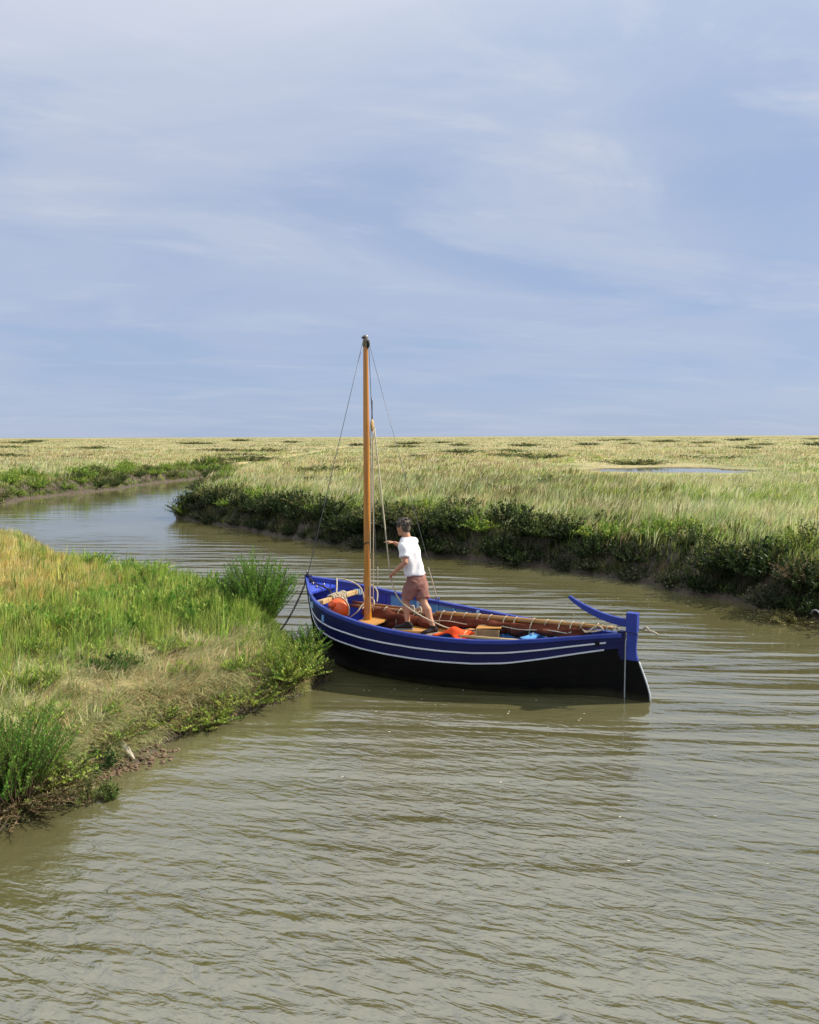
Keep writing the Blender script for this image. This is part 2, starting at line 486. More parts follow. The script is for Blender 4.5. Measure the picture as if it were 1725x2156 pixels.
POND = (17.8, 56.0, 5.0, 4.4)
def pond_r(x, y):
    ang = np.arctan2(y - POND[1], x - POND[0])
    return np.sqrt(((x - POND[0]) / POND[2]) ** 2 + ((y - POND[1]) / POND[3]) ** 2) + 0.12 * np.sin(3 * ang + 1) + 0.08 * np.sin(7 * ang)
def terrain(x, y, full=False):
    x = np.asarray(x, float); y = np.asarray(y, float)
    wob = (fbm(x * 0.9, y * 0.9, 3) - 0.5) * 0.5 + (fbm(x * 3.1 + 9, y * 3.1, 2) - 0.5) * 0.16
    sa, sb, sc = poly_sd(LAND_A, x, y), poly_sd(LAND_B, x, y), poly_sd(LAND_C, x, y)
    sbc = np.maximum(sb, sc)
    joined = (sb > -0.6) & (sc > -0.6) & (y > 72)
    sbc = np.where(joined, 5.0, sbc)
    sd = np.maximum(sa, sbc) + wob
    near = sa > sbc
    # the near bank slopes gently, the far one is a steep mud cliff
    za = 0.10 * sstep(-0.02, 0.10, sd) + 0.20 * sstep(0.05, 0.40, sd) + 0.22 * sstep(0.3, 1.3, sd) + (fbm(x * 1.3 + 40, y * 1.3, 3) - 0.5) * 0.20 * sstep(0.3, 1.5, sd) + (fbm(x * 2.3 + 11, y * 2.3, 2) - 0.5) * 0.20 * sstep(0.15, 0.7, sd) + 0.26 * np.exp(-(((x + 11.5) / 4.5) ** 2 + ((y - 21) / 4.0) ** 2))
    zb = 0.12 * sstep(-0.02, 0.12, sd) + 0.62 * sstep(0.15, 1.1, sd) + 0.26 * sstep(0.9, 3.2, sd) + (fbm(x * 0.35 + 3, y * 0.35, 4) - 0.5) * 0.34 * sstep(0.6, 3, sd)
    zl = np.where(near, za, zb)
    zw = -0.06 + 0.55 * np.minimum(sd, 0)
    z = np.where(sd > 0, zl, np.maximum(zw, -0.8))
    pr = pond_r(x, y)
    fl = (1 - sstep(1.2, 3.2, pr)) * (sd > 2)
    z = z * (1 - fl) + (0.94 + (fbm(x * 0.8, y * 0.8, 2) - 0.5) * 0.05) * fl
    z = z - 0.30 * (1 - sstep(0.86, 1.04, pr)) * (sd > 0)
    # far creeks and hollows in the marsh
    z = np.where(y > 2560, z - (y - 2560) * 0.05, z)
    if full: return z, sd, near
    return z

def grow(a, b, first, ratio):
    o = [a]; s = first
    while (o[-1] < b):
        o.append(o[-1] + s); s *= ratio
    o[-1] = b
    return o
def build_ground():
    xs = np.array(sorted(set([-v for v in grow(22, 8000, 0.4, 1.16)] + grow(22, 8000, 0.4, 1.16) + list(np.round(np.arange(-22, 22.01, 0.16), 3)))))
    ys = np.array([-4, 0, 2, 4] + list(np.arange(5, 34, 0.14)) + list(np.arange(34, 76, 0.30)) + grow(76, 2700, 0.5, 1.05))
    X, Y = np.meshgrid(xs, ys)
    Z, SD, near = terrain(X, Y, True)
    nx, ny = len(xs), len(ys)
    idx = np.arange(nx * ny).reshape(ny, nx)
    q = np.stack([idx[:-1, :-1], idx[:-1, 1:], idx[1:, 1:], idx[1:, :-1]], -1).reshape(-1, 4)
    me = bpy.data.meshes.new('marsh_ground')
    co = np.stack([X, Y, Z], -1).reshape(-1, 3).astype(np.float32)
    me.vertices.add(len(co)); me.loops.add(len(q) * 4); me.polygons.add(len(q))
    me.vertices.foreach_set('co', co.ravel())
    me.loops.foreach_set('vertex_index', q.astype(np.int32).ravel())
    me.polygons.foreach_set('loop_start', np.arange(0, len(q) * 4, 4, dtype=np.int32))
    me.polygons.foreach_set('loop_total', np.full(len(q), 4, np.int32))
    me.polygons.foreach_set('use_smooth', np.ones(len(q), bool))
    at = me.attributes.new('turf', 'FLOAT', 'POINT')
    turf = np.where(near, sstep(0.25, 0.7, SD), sstep(0.7, 2.2, SD)) * sstep(0.98, 1.15, pond_r(X, Y))
    at.data.foreach_set('value', turf.astype(np.float32).ravel())
    me.materials.append(MATS['ground'])
    me.update()
    o = bpy.data.objects.new('marsh_ground', me)
    return tag(link(o), 'salt marsh ground with muddy creek banks', 'ground', kind='structure')
build_ground()

def build_water():
    xs = np.array(sorted(set([-v for v in grow(20, 30000, 1.0, 1.4)] + grow(20, 30000, 1.0, 1.4) + list(np.arange(-20, 20.01, 0.4)))))
    ys = np.array([-60, -10] + list(np.arange(0, 76, 0.4)) + grow(76, 40000, 1.0, 1.4))
    X, Y = np.meshgrid(xs, ys)
    sdw = np.maximum(poly_sd(LAND_B, X, Y), poly_sd(LAND_C, X, Y))
    ex = 0.035 + 0.10 * (1 - sstep(20, 27, Y)) + 0.86 * sstep(0.6, 4.0, -sdw) * (0.25 + 0.75 * sstep(0.0, 2.6, -poly_sd(LAND_A, X, Y))) * (1 - 0.95 * sstep(20, 28, Y))
    ex = np.where(Y > 1000, 1.0, ex)
    chop = 1 - 0.68 * sstep(6.5, 11.5, Y + 0.2 * X)
    idx = np.arange(X.size).reshape(X.shape)
    q = np.stack([idx[:-1, :-1], idx[:-1, 1:], idx[1:, 1:], idx[1:, :-1]], -1).reshape(-1, 4)
    me = bpy.data.meshes.new('creek_water')
    me.from_pydata(np.stack([X, Y, np.zeros_like(X)], -1).reshape(-1, 3).tolist(), [], q.tolist())
    a_ = me.attributes.new('exposed', 'FLOAT', 'POINT'); a_.data.foreach_set('value', ex.astype(np.float32).ravel())
    a_ = me.attributes.new('chop', 'FLOAT', 'POINT'); a_.data.foreach_set('value', chop.astype(np.float32).ravel())
    me.materials.append(MATS['water'])
    return tag(link(bpy.data.objects.new('creek_water', me)), 'murky olive brown tidal creek water with ripples', 'water', kind='structure')
build_water()
w = MB()
ring = [(POND[0] + POND[2] * 1.25 * math.cos(a), POND[1] + POND[3] * 1.25 * math.sin(a), 0.90) for a in np.linspace(0, 2 * math.pi, 40, endpoint=False)]
w.add(ring, [tuple(range(40))])
tag(w.build('pond_water', 'water'), 'small pale pool lying in the marsh grass', 'pool', kind='structure')

# ------------------------------------------------------------------ grass and ground cover
def blades(pos, h, wd, az, lean, col, curl=0.5, tipcol=None):
    """pos (n,3) base; h length; wd width; az lean heading; lean angle from the vertical (radians)"""
    n = len(pos)
    d = np.stack([np.cos(az), np.sin(az), np.zeros(n)], -1)
    yaw = rng.uniform(0, 2 * math.pi, n)
    s = np.stack([np.cos(yaw), np.sin(yaw), np.zeros(n)], -1) * (wd[:, None] * 0.5)
    l1 = lean * (1 - curl); l2 = lean * (1 + curl)
    up = np.array([0, 0, 1.0])
    p1 = pos + (d * np.sin(l1)[:, None] + up * np.cos(l1)[:, None]) * (h * 0.55)[:, None]
    p2 = p1 + (d * np.sin(l2)[:, None] + up * np.cos(l2)[:, None]) * (h * 0.45)[:, None]
    V = np.stack([pos - s, pos + s, p1 - s * 0.8, p1 + s * 0.8, p2], 1).reshape(-1, 3)
    b = (np.arange(n) * 5)[:, None]
    T = np.concatenate([b + np.array([0, 1, 3]), b + np.array([0, 3, 2]), b + np.array([2, 3, 4])], 1).reshape(-1, 3)
    C = np.repeat(col[:, None, :], 5, 1)
    if tipcol is not None:
        C[:, 4] = tipcol; C[:, 2:4] = (col[:, None, :] + tipcol[:, None, :]) / 2
    return V, T, C.reshape(-1, 3)
def join(parts):
    vs, ts, cs = [], [], []; b = 0
    for V, T, C in parts:
        vs.append(V); ts.append(T + b); cs.append(C); b += len(V)
    return np.concatenate(vs), np.concatenate(ts), np.concatenate(cs)
def stuff(name, parts, material, label, cat):
    V, T, C = join(parts)
    o = bpy.data.objects.new(name, mesh_np(name, V, T, C, material))
    return tag(link(o), label, cat, kind='stuff')
def pick(palette, weights=None, n=1, jit=0.18):
    P = np.array(palette, float)
    i = rng.choice(len(P), n, p=weights)
    c = P[i] * (1 + rng.normal(0, jit, (n, 1))) * (1 + rng.normal(0, 0.05, (n, 3)))
    return np.clip(c, 0.005, 0.9)

STRAW = [(0.62, 0.50, 0.28), (0.54, 0.43, 0.22), (0.66, 0.56, 0.35), (0.46, 0.38, 0.20), (0.40, 0.31, 0.17)]
PALE = [(0.52, 0.52, 0.27), (0.42, 0.46, 0.20), (0.58, 0.54, 0.32), (0.30, 0.37, 0.15)]
GREEN = [(0.23, 0.35, 0.06), (0.16, 0.27, 0.05), (0.31, 0.42, 0.075), (0.40, 0.46, 0.11)]
GOLD = [(0.66, 0.51, 0.18), (0.58, 0.45, 0.14), (0.50, 0.46, 0.15), (0.70, 0.60, 0.28)]
OLIVE = [(0.19, 0.20, 0.065), (0.14, 0.16, 0.05), (0.24, 0.22, 0.09)]

def mix_cols(n, w_list):
    """w_list: [(weight array, palette)] -> colours drawn per blade"""
    W = np.stack([w_ for w_, _ in w_list], -1); W = W / W.sum(-1, keepdims=True)
    cum = np.cumsum(W, -1); u = rng.random((n, 1))
    k = (u > cum).sum(-1)
    c = np.zeros((n, 3))
    for j, (_, pal) in enumerate(w_list):
        mk = k == j
        if mk.any(): c[mk] = pick(pal, n=int(mk.sum()))
    return c, k

def far_marsh():
    parts = []
    def sample(n, d0, d1, power):
        u = rng.random(n)
        if abs(power - 1) < 1e-6: d = d0 * (d1 / d0) ** u
        else: d = (d0 ** (1 - power) + u * (d1 ** (1 - power) - d0 ** (1 - power))) ** (1 / (1 - power))
        x = rng.uniform(-0.60, 0.60, n) * d
        return x, d
    for (nt, per, d0, d1, pw) in [(15000, 13, 13, 42, 0.3), (14000, 9, 36, 120, 0.7), (16000, 5, 100, 1100, 1.15)]:
        cx, cy = sample(nt, d0, d1, pw)
        cz, sd, near = terrain(cx, cy, True)
        keep = (~near) & (sd > 0.9) & (pond_r(cx, cy) > 1.05) & (rng.random(len(cx)) < 0.45 + 0.55 * sstep(1.0, 2.2, sd))
        cx, cy, sd = cx[keep], cy[keep], sd[keep]; m = len(cx)
        edge = 1 - sstep(1.0, 4.5, sd)
        p1 = fbm(cx * 0.16, cy * 0.10, 4); p2 = fbm(cx * 0.05 + 50, cy * 0.03, 4)
        far = sstep(24, 80, cy)
        wg = 0.15 + 2.0 * edge + 2.0 * sstep(0.52, 0.64, p1) * (1 - 0.6 * far)
        wp = 1.7 + 1.0 * (1 - far)
        ws = 0.35 + 2.8 * far * sstep(0.38, 0.58, p2) + 0.9 * far
        wo = 0.12 + 2.2 * sstep(0.54, 0.66, p2) + 0.5 * edge
        tcol, tk = mix_cols(m, [(wg, GREEN), (wp, PALE), (ws, STRAW), (wo, OLIVE)])
        th = rng.uniform(0.30, 0.66, m) * (1 - 0.3 * far) * (0.7 + 0.6 * fbm(cx * 0.5, cy * 0.5, 2))
        pr = np.hypot((cx - POND[0]) / 7.5, (cy - POND[1] - 2.0) / 15.0)
        th *= 0.24 + 0.76 * sstep(0.75, 1.25, pr)
        taz = rng.normal(0.15, 0.45, m); tl = np.abs(rng.normal(0.42, 0.18, m))
        trad = 0.07 + 0.0032 * cy
        i = np.repeat(np.arange(m), per); n = len(i)
        dx, dy = rng.normal(0, 1, n), rng.normal(0, 1, n)
        x, y = cx[i] + dx * trad[i], cy[i] + dy * trad[i]
        z, sd, near = terrain(x, y, True)
        ok = (sd > 0.3) & (~near)
        x, y, z, i = x[ok], y[ok], z[ok], i[ok]; n = len(i)
        col = np.clip(tcol[i] * (1 + rng.normal(0, 0.16, (n, 1))), 0.01, 0.8)
        k = tk[i]
        tip = np.where(((k == 1) | (k == 2))[:, None], np.clip(col * 1.3, 0, 0.75), col)
        V = blades(np.stack([x, y, z - 0.04], -1), th[i] * rng.uniform(0.6, 1.1, n), (0.0055 + 0.00085 * y) * rng.uniform(0.7, 1.3, n), taz[i] + rng.normal(0, 0.5, n), np.clip(tl[i] + rng.normal(0, 0.16, n), 0, 1.4), col, 0.55, tip)
        parts.append(V)
    stuff('marsh_grass', parts, 'grass', 'pale wind-bent grass covering the salt marsh out to the horizon', 'grass')
far_marsh()

# zones of the near bank, as world positions: (x, y, radius x, radius y)
def blob(x, y, cx, cy, rx, ry, rot=0.0):
    c, s = math.cos(rot), math.sin(rot)
    dx, dy = x - cx, y - cy
    u, v = (dx * c + dy * s) / rx, (-dx * s + dy * c) / ry
    return np.exp(-(u * u + v * v) * 1.2)
def walk(P, i0, i1, step):
    """points along an outline with the inward normal"""
    o = []; acc = 0.0
    for i in range(i0, i1):
        a = Vector(P[i]); b = Vector(P[i + 1]); L = (b - a).length; t = (b - a) / L
        nrm = Vector((-t.y, t.x))
        s = acc
        while s < L:
            o.append((a + t * s, nrm)); s += step * random.uniform(0.7, 1.3)
        acc = s - L
    return o
def near_bank():
    nt = 34000
    cx = rng.uniform(-13.5, -1.0, nt); cy = rng.uniform(6.2, 27, nt)
    e_ = walk(LAND_A, 3, 19, 0.02); ei = rng.integers(0, len(e_), 5200); eo = rng.uniform(0.0, 0.6, 5200)   # extra tufts hanging over the edge
    sg = -1.0 if poly_sd(LAND_A, np.array([e_[200][0].x + e_[200][1].x * .1]), np.array([e_[200][0].y + e_[200][1].y * .1]))[0] < 0 else 1.0
    cx = np.concatenate([cx, [e_[j][0].x + sg * e_[j][1].x * o_ for j, o_ in zip(ei, eo)]]); cy = np.concatenate([cy, [e_[j][0].y + sg * e_[j][1].y * o_ for j, o_ in zip(ei, eo)]])
    nt = len(cx)
    keep = (np.abs(cx) < 0.53 * cy + 0.6) & (rng.random(nt) < np.clip((12.0 / cy) ** 1.6, 0, 1))
    cx, cy = cx[keep], cy[keep]
    cz, sd, near = terrain(cx, cy, True)
    keep = near & (sd > 0.04)
    cx, cy, sd = cx[keep], cy[keep], sd[keep]; m = len(cx)
    pn = fbm(cx * 0.9 + 7, cy * 0.9, 3); pf = fbm(cx * 2.2, cy * 2.2 + 30, 3)
    gold = 2.4 * blob(cx, cy, -7.0, 14.5, 2.4, 3.2) + 1.5 * blob(cx, cy, -9.0, 19.0, 3.0, 3.0) + 0.7 * blob(cx, cy, -5.2, 12.4, 1.0, 1.0)
    green = 2.3 * blob(cx, cy, -4.2, 13.6, 1.9, 2.4) + 2.1 * blob(cx, cy, -3.1, 12.4, 1.5, 1.4) + 2.0 * blob(cx, cy, -4.8, 11.6, 2.2, 0.9) + 1.6 * blob(cx, cy, -6.5, 11.0, 1.6, 1.0) \
        + 1.5 * blob(cx, cy, -5.0, 16.5, 2.0, 1.6) + 1.2 * blob(cx, cy, -4.6, 8.7, 0.9, 0.5) + 1.0 * blob(cx, cy, -8, 18.5, 2, 1)
    straw = 2.3 * blob(cx, cy, -2.5, 10.4, 1.1, 0.8) + 2.4 * blob(cx, cy, -3.3, 9.0, 0.8, 0.9) + 0.8 * blob(cx, cy, -2.6, 11.5, 1.3, 0.6) + 1.2 * blob(cx, cy, -2.6, 9.0, 0.6, 0.5)
    pale = 1.0 * blob(cx, cy, -3.0, 9.6, 1.4, 1.4) + 2.2 * blob(cx, cy, -10.5, 20.5, 2.6, 1.6) + 1.5 * blob(cx, cy, -2.5, 9.9, 1.3, 1.6) + 1.2 * blob(cx, cy, -3.4, 8.8, 1.3, 1.2)
    edgeg = 1.8 * blob(cx, cy, -1.55, 10.7, 0.5, 0.8) + 1.3 * (1 - sstep(0.15, 0.55, sd)) * sstep(0.42, 0.55, pn)
    rest = 0.34 + 1.0 * sstep(0.55, 0.7, pf)
    YG = [(0.24, 0.34, 0.055), (0.30, 0.37, 0.07), (0.17, 0.27, 0.04)]
    tcol, k = mix_cols(m, [(gold * (0.5 + pn), GOLD), (green * (0.4 + 1.2 * pf), GREEN), (straw * (0.2 + 1.6 * pf) + 0.02, STRAW), (pale * (0.4 + pn) + 0.02, PALE + [(0.30, 0.36, 0.17), (0.24, 0.31, 0.12), (0.22, 0.28, 0.10)]), (edgeg + 0.02, YG), (rest, [(0.32, 0.37, 0.10), (0.38, 0.37, 0.13), (0.24, 0.30, 0.08), (0.24, 0.17, 0.09)])])
    flat = ((k == 2) | (k == 3)) & (cy < 14)
    per = np.select([flat, k == 1, k == 0], [16, 11, 14], 11)
    th = np.select([k == 0, k == 1, flat, k == 4], [rng.uniform(0.14, 0.34, m), rng.uniform(0.16, 0.46, m), rng.uniform(0.14, 0.34, m), rng.uniform(0.12, 0.34, m)], rng.uniform(0.10, 0.28, m))
    th *= (0.65 + 0.7 * fbm(cx * 1.7, cy * 1.7 + 12, 2)) * (0.5 + 0.5 * sstep(0.1, 0.7, sd))
    swirl = (fbm(cx * 0.9 + 21, cy * 0.9, 2) - 0.5) * 9.0
    taz = np.where(flat, -0.35 + swirl + rng.normal(0, 0.6, m), rng.normal(0.3, 0.9, m))
    # near the water everything leans over the edge
    eps = 0.1
    gx = (np.maximum(poly_sd(LAND_A, cx + eps, cy), -9) - poly_sd(LAND_A, cx - eps, cy)); gy = (poly_sd(LAND_A, cx, cy + eps) - poly_sd(LAND_A, cx, cy - eps))
    out_az = np.arctan2(-gy, -gx)
    rim = sd < 0.45
    taz = np.where(rim, out_az + rng.normal(0, 0.5, m), taz)
    tl = np.where(flat, np.clip(rng.normal(1.28, 0.28, m), 0.4, 1.65), np.abs(rng.normal(0.26, 0.18, m)))
    tl = np.where(rim & ~flat, tl + 0.45, tl); tl = np.where(rim & flat, tl + 0.35, tl)
    trad = np.select([flat, k == 1], [0.075, 0.05], 0.06)
    i = np.repeat(np.arange(m), per); n = len(i)
    dx, dy = rng.normal(0, 1, n), rng.normal(0, 1, n)
    x, y = cx[i] + dx * trad[i], cy[i] + dy * trad[i]
    z, sd2, near2 = terrain(x, y, True)
    ok = near2 & (sd2 > 0.0)
    x, y, z, i, dx, dy = x[ok], y[ok], z[ok], i[ok], dx[ok], dy[ok]; n = len(i)
    fl = flat[i]; kk = k[i]
    az = taz[i] + rng.normal(0, 1, n) * np.where(fl, 0.28, 0.8)
    lean = np.clip(tl[i] + rng.normal(0, 0.18, n), 0, 1.9)
    h = th[i] * rng.uniform(0.55, 1.15, n)
    lift = np.where(fl, rng.uniform(0.0, 0.09, n), -0.02)
    wd = np.select([kk == 1, kk == 0, fl], [rng.uniform(0.007, 0.018, n), rng.uniform(0.005, 0.011, n), rng.uniform(0.003, 0.008, n)], rng.uniform(0.005, 0.012, n)) * (0.75 + y * 0.03)
    col = np.clip(tcol[i] * (1 + rng.normal(0, 0.17, (n, 1))), 0.01, 0.8)
    pos = np.stack([x, y, z + lift], -1)
    for name, mk, lab in (('golden_grass', kk == 0, 'golden yellow grass at the back left of the near bank'),
                          ('green_grass', (kk == 1) | (kk == 4), 'lush green leafy grass growing on the near bank'),
                          ('matted_grass', (kk == 2) | (kk == 3), 'bleached straw grass pressed flat on the near bank'),
                          ('short_grass', kk == 5, 'short olive grass between the taller patches of the near bank')):
        stuff(name, [blades(pos[mk], h[mk], wd[mk], az[mk], lean[mk], col[mk], np.where(fl[mk], 0.15, 0.5))], 'grass', lab, 'grass')
near_bank()

# ------------------------------------------------------------------ shrubs and plants
def shoots(seed, rad, hgt, n_shoot, n_leaf, ll, lw, palette, spread=0.7, droop=0.0, start=0.22, up=0.9, dome=1.0):
    """a shrub of many upright shoots, each carrying narrow leaves; returns leaf arrays and the shoot axes"""
    g = np.random.default_rng(seed)
    V, C, axes = [], [], []
    P = np.array(palette, float)
    for s in range(n_shoot):
        a = g.uniform(0, 2 * math.pi); rr = math.sqrt(g.random())
        base = np.array([math.cos(a) * rr * rad * 0.45, math.sin(a) * rr * rad * 0.45, 0])
        hh = hgt * (1 - 0.55 * dome * rr * rr) * g.uniform(0.72, 1.08)
        out_ = np.array([math.cos(a), math.sin(a), 0]) * rr * rad * spread * g.uniform(0.7, 1.15)
        wig = g.normal(0, 0.05, 3) * hgt
        ts = np.linspace(0, 1, 6)
        ax = np.array([base + out_ * t ** 1.3 + wig * math.sin(t * 3) * np.array([1, 1, 0.2]) + np.array([0, 0, hh * t - droop * t * t * hh]) for t in ts])
        axes.append(ax)
        t = g.uniform(start, 1.0, n_leaf); t.sort()
        p = np.stack([np.interp(t, ts, ax[:, i]) for i in range(3)], -1)
        la = g.uniform(0, 2 * math.pi, n_leaf)
        el = g.normal(up, 0.35, n_leaf)
        d = np.stack([np.cos(la) * np.cos(el), np.sin(la) * np.cos(el), np.sin(el)], -1)
        L = ll * g.uniform(0.6, 1.25, n_leaf) * (1.1 - 0.5 * t)
        sdv = np.cross(d, g.normal(0, 1, (n_leaf, 3))); sdv /= np.linalg.norm(sdv, axis=1)[:, None] + 1e-9
        wv = sdv * (lw * 0.5 * g.uniform(0.7, 1.3, n_leaf))[:, None]
        mid = p + d * (L * 0.5)[:, None]; tip = p + d * L[:, None]
        V.append(np.stack([p, mid - wv, tip, mid + wv], 1).reshape(-1, 3))
        c = P[g.integers(len(P))] * g.uniform(0.75, 1.3)
        c = c[None] * (1 + g.normal(0, 0.14, (n_leaf, 1)))
        C.append(np.repeat(np.clip(c, 0.008, 0.8)[:, None], 4, 1).reshape(-1, 3))
    V = np.concatenate(V); C = np.concatenate(C)
    m = len(V) // 4; b = (np.arange(m) * 4)[:, None]
    T = np.concatenate([b + np.array([0, 1, 2]), b + np.array([0, 2, 3])], 1).reshape(-1, 3)
    return V, T, C, axes
def stem_mesh(axes, r0):
    mb = MB()
    for ax in axes:
        mb.tube([ax[0], ax[2], ax[4], ax[5]], [r0, r0 * 0.75, r0 * 0.4, r0 * 0.2], n=4, cap=False)
    return mb
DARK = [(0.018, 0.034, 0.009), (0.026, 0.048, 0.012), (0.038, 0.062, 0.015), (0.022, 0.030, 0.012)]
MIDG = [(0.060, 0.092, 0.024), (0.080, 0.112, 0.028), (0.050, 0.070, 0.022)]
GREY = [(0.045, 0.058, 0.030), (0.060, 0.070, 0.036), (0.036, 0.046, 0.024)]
LIME = [(0.22, 0.32, 0.045), (0.30, 0.37, 0.055), (0.15, 0.25, 0.038)]
BRIGHT = [(0.12, 0.27, 0.035), (0.17, 0.32, 0.045), (0.085, 0.21, 0.03)]
BROWN = [(0.20, 0.14, 0.07), (0.14, 0.10, 0.055), (0.26, 0.20, 0.11), (0.10, 0.10, 0.04)]

def plant(name, label, cat, loc, seed, rad, hgt, ns, nl, ll, lw, pal, group=None, rz=0.0, stem_r=0.006, **kw):
    V, T, C, axes = shoots(seed, rad, hgt, ns, nl, ll, lw, pal, **kw)
    root = empty(name, loc, rz)
    tag(root, label, cat, group)
    o = bpy.data.objects.new('foliage', mesh_np('foliage', V, T, C, 'leaf')); link(o, root)
    stem_mesh(axes, stem_r).build('stems', 'twig', root)
    return root
def zt(x, y): return float(terrain(np.array([x]), np.array([y]))[0])

# shrub variants shared by the rows of shrubs on the far banks
variants = []
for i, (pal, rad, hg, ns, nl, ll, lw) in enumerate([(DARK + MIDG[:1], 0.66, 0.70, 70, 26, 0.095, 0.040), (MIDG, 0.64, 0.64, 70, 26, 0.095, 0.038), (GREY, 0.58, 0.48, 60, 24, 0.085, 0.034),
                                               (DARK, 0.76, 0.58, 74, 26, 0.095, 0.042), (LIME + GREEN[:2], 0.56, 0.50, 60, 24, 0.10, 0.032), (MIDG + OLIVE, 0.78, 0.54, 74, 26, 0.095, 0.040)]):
    V, T, C, axes = shoots(100 + i, rad, hg, ns, nl, ll, lw, pal, spread=0.85, start=0.10, up=0.75)
    # the twigs go into the same mesh
    mb = stem_mesh(axes[::3], 0.006)
    sv = np.array(mb.v); sf = np.array([f for f in mb.f if len(f) == 4])
    st = np.concatenate([sf[:, [0, 1, 2]], sf[:, [0, 2, 3]]])
    V2, T2, C2 = join([(V, T, C), (sv, st, np.tile(np.array([[0.10, 0.07, 0.04]]), (len(sv), 1)))])
    variants.append(mesh_np('shrub', V2, T2, C2, 'leaf'))
LOOK = ['dark green', 'mid green', 'grey green', 'broad dark green', 'yellow green', 'broad mid green']
def shrub_row(P, i0, i1, step, rows, where, label, group, scale=(0.8, 1.25), flip=1):
    for ri, (off, vl, sc) in enumerate(rows):
        for p, nrm in walk(P, i0, i1, step):
            if random.random() < 0.12: continue
            d = off * random.uniform(0.7, 1.35)
            q = p + nrm * d * flip
            nv = float(fbm(np.array([q.x * 0.45 + off * 3]), np.array([q.y * 0.45]), 2)[0])
            if off > 1.6 and nv < 0.46: continue
            z = zt(q.x, q.y)
            if z < -0.05: continue
            vi = random.choice(vl)
            o = bpy.data.objects.new('marsh_shrub', variants[vi])
            k = random.uniform(*scale) * sc * (0.55 + 0.9 * nv)
            o.location = (q.x, q.y, z - 0.05)
            o.rotation_euler = (random.uniform(-0.15, 0.15), random.uniform(-0.15, 0.15), random.uniform(0, 6.28))
            o.scale = (k, k, k * random.uniform(0.85, 1.15))
            wh = next(t for lim, t in where if q.x / q.y < lim)
            rw = 'at the waterline' if ri == 0 and len(rows) > 2 else ('on the top' if ri >= len(rows) - 2 and len(rows) > 2 else ('on the face' if len(rows) > 2 else ('on the edge' if ri == 0 else 'on the top')))
            tag(link(o), label % (LOOK[vi], rw, wh), 'shrub', group)
FARW = [(-.20, 'at its left point'), (-.11, 'left of the mast'), (-.045, 'just behind the mast'), (.02, 'behind the person'), (.10, 'right of the person'),
        (.18, 'between person and tiller'), (.26, 'behind the tiller tip'), (.33, 'behind the rudder head'), (.40, 'right of the rudder'), (9, 'near the right edge')]
def undergrowth():
    parts = []
    for P, i0, i1, nt, pal in ((LAND_B, 4, 18, 2600, DARK + MIDG + OLIVE), (LAND_C, 2, 9, 1500, MIDG + OLIVE + GREEN), (LAND_B, 1, 5, 700, MIDG + OLIVE)):
        w_ = walk(P, i0, i1, 0.05 if i1 > 9 else 0.10)
        idx = rng.integers(0, len(w_), nt)
        off = rng.uniform(0.05, 2.6, nt)
        cx = np.array([w_[j][0].x + w_[j][1].x * o_ for j, o_ in zip(idx, off)]); cy = np.array([w_[j][0].y + w_[j][1].y * o_ for j, o_ in zip(idx, off)])
        i = np.repeat(np.arange(nt), 16); n = len(i)
        x, y = cx[i] + rng.normal(0, 0.09, n), cy[i] + rng.normal(0, 0.09, n)
        z, sd, near = terrain(x, y, True)
        ok = sd > 0.06
        x, y, z, i = x[ok], y[ok], z[ok], i[ok]; n = len(i)
        tc_ = pick(pal, n=nt, jit=0.25)
        parts.append(blades(np.stack([x, y, z - .03], -1), rng.uniform(0.10, 0.34, n), rng.uniform(0.012, 0.028, n), rng.uniform(0, 6.28, n), np.abs(rng.normal(0.5, 0.3, n)), tc_[i] * (1 + rng.normal(0, .15, (n, 1))), 0.4))
    stuff('bank_undergrowth', parts, 'leaf', 'dark leafy undergrowth clothing the far mud banks', 'undergrowth')
undergrowth()
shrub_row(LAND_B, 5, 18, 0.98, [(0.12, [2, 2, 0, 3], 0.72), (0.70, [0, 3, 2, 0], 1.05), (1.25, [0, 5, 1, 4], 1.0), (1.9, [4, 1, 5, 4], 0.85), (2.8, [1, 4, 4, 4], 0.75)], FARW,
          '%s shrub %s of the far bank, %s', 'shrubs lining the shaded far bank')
shrub_row(LAND_B, 1, 5, 2.4, [(0.6, [5, 1, 2], 0.9), (1.8, [4, 4, 5], 0.85)], [(-.262, 'at its narrow end'), (9, 'near the bank point')],
          'small %s shrub %s by the upper creek, %s', 'shrubs by the upper creek')
shrub_row(LAND_C, 2, 9, 1.9, [(0.6, [1, 5, 4, 4], 1.1), (1.7, [5, 4, 4, 1], 1.2), (3.2, [4, 5, 4], 1.1)], [(-.44, 'at the left edge'), (-.36, 'left of mud bar'), (-.29, 'above mud bar'), (9, 'at the narrows')],
          '%s shrub %s of the far left bank, %s', 'shrubs on the far left bank', flip=1)
k = 0
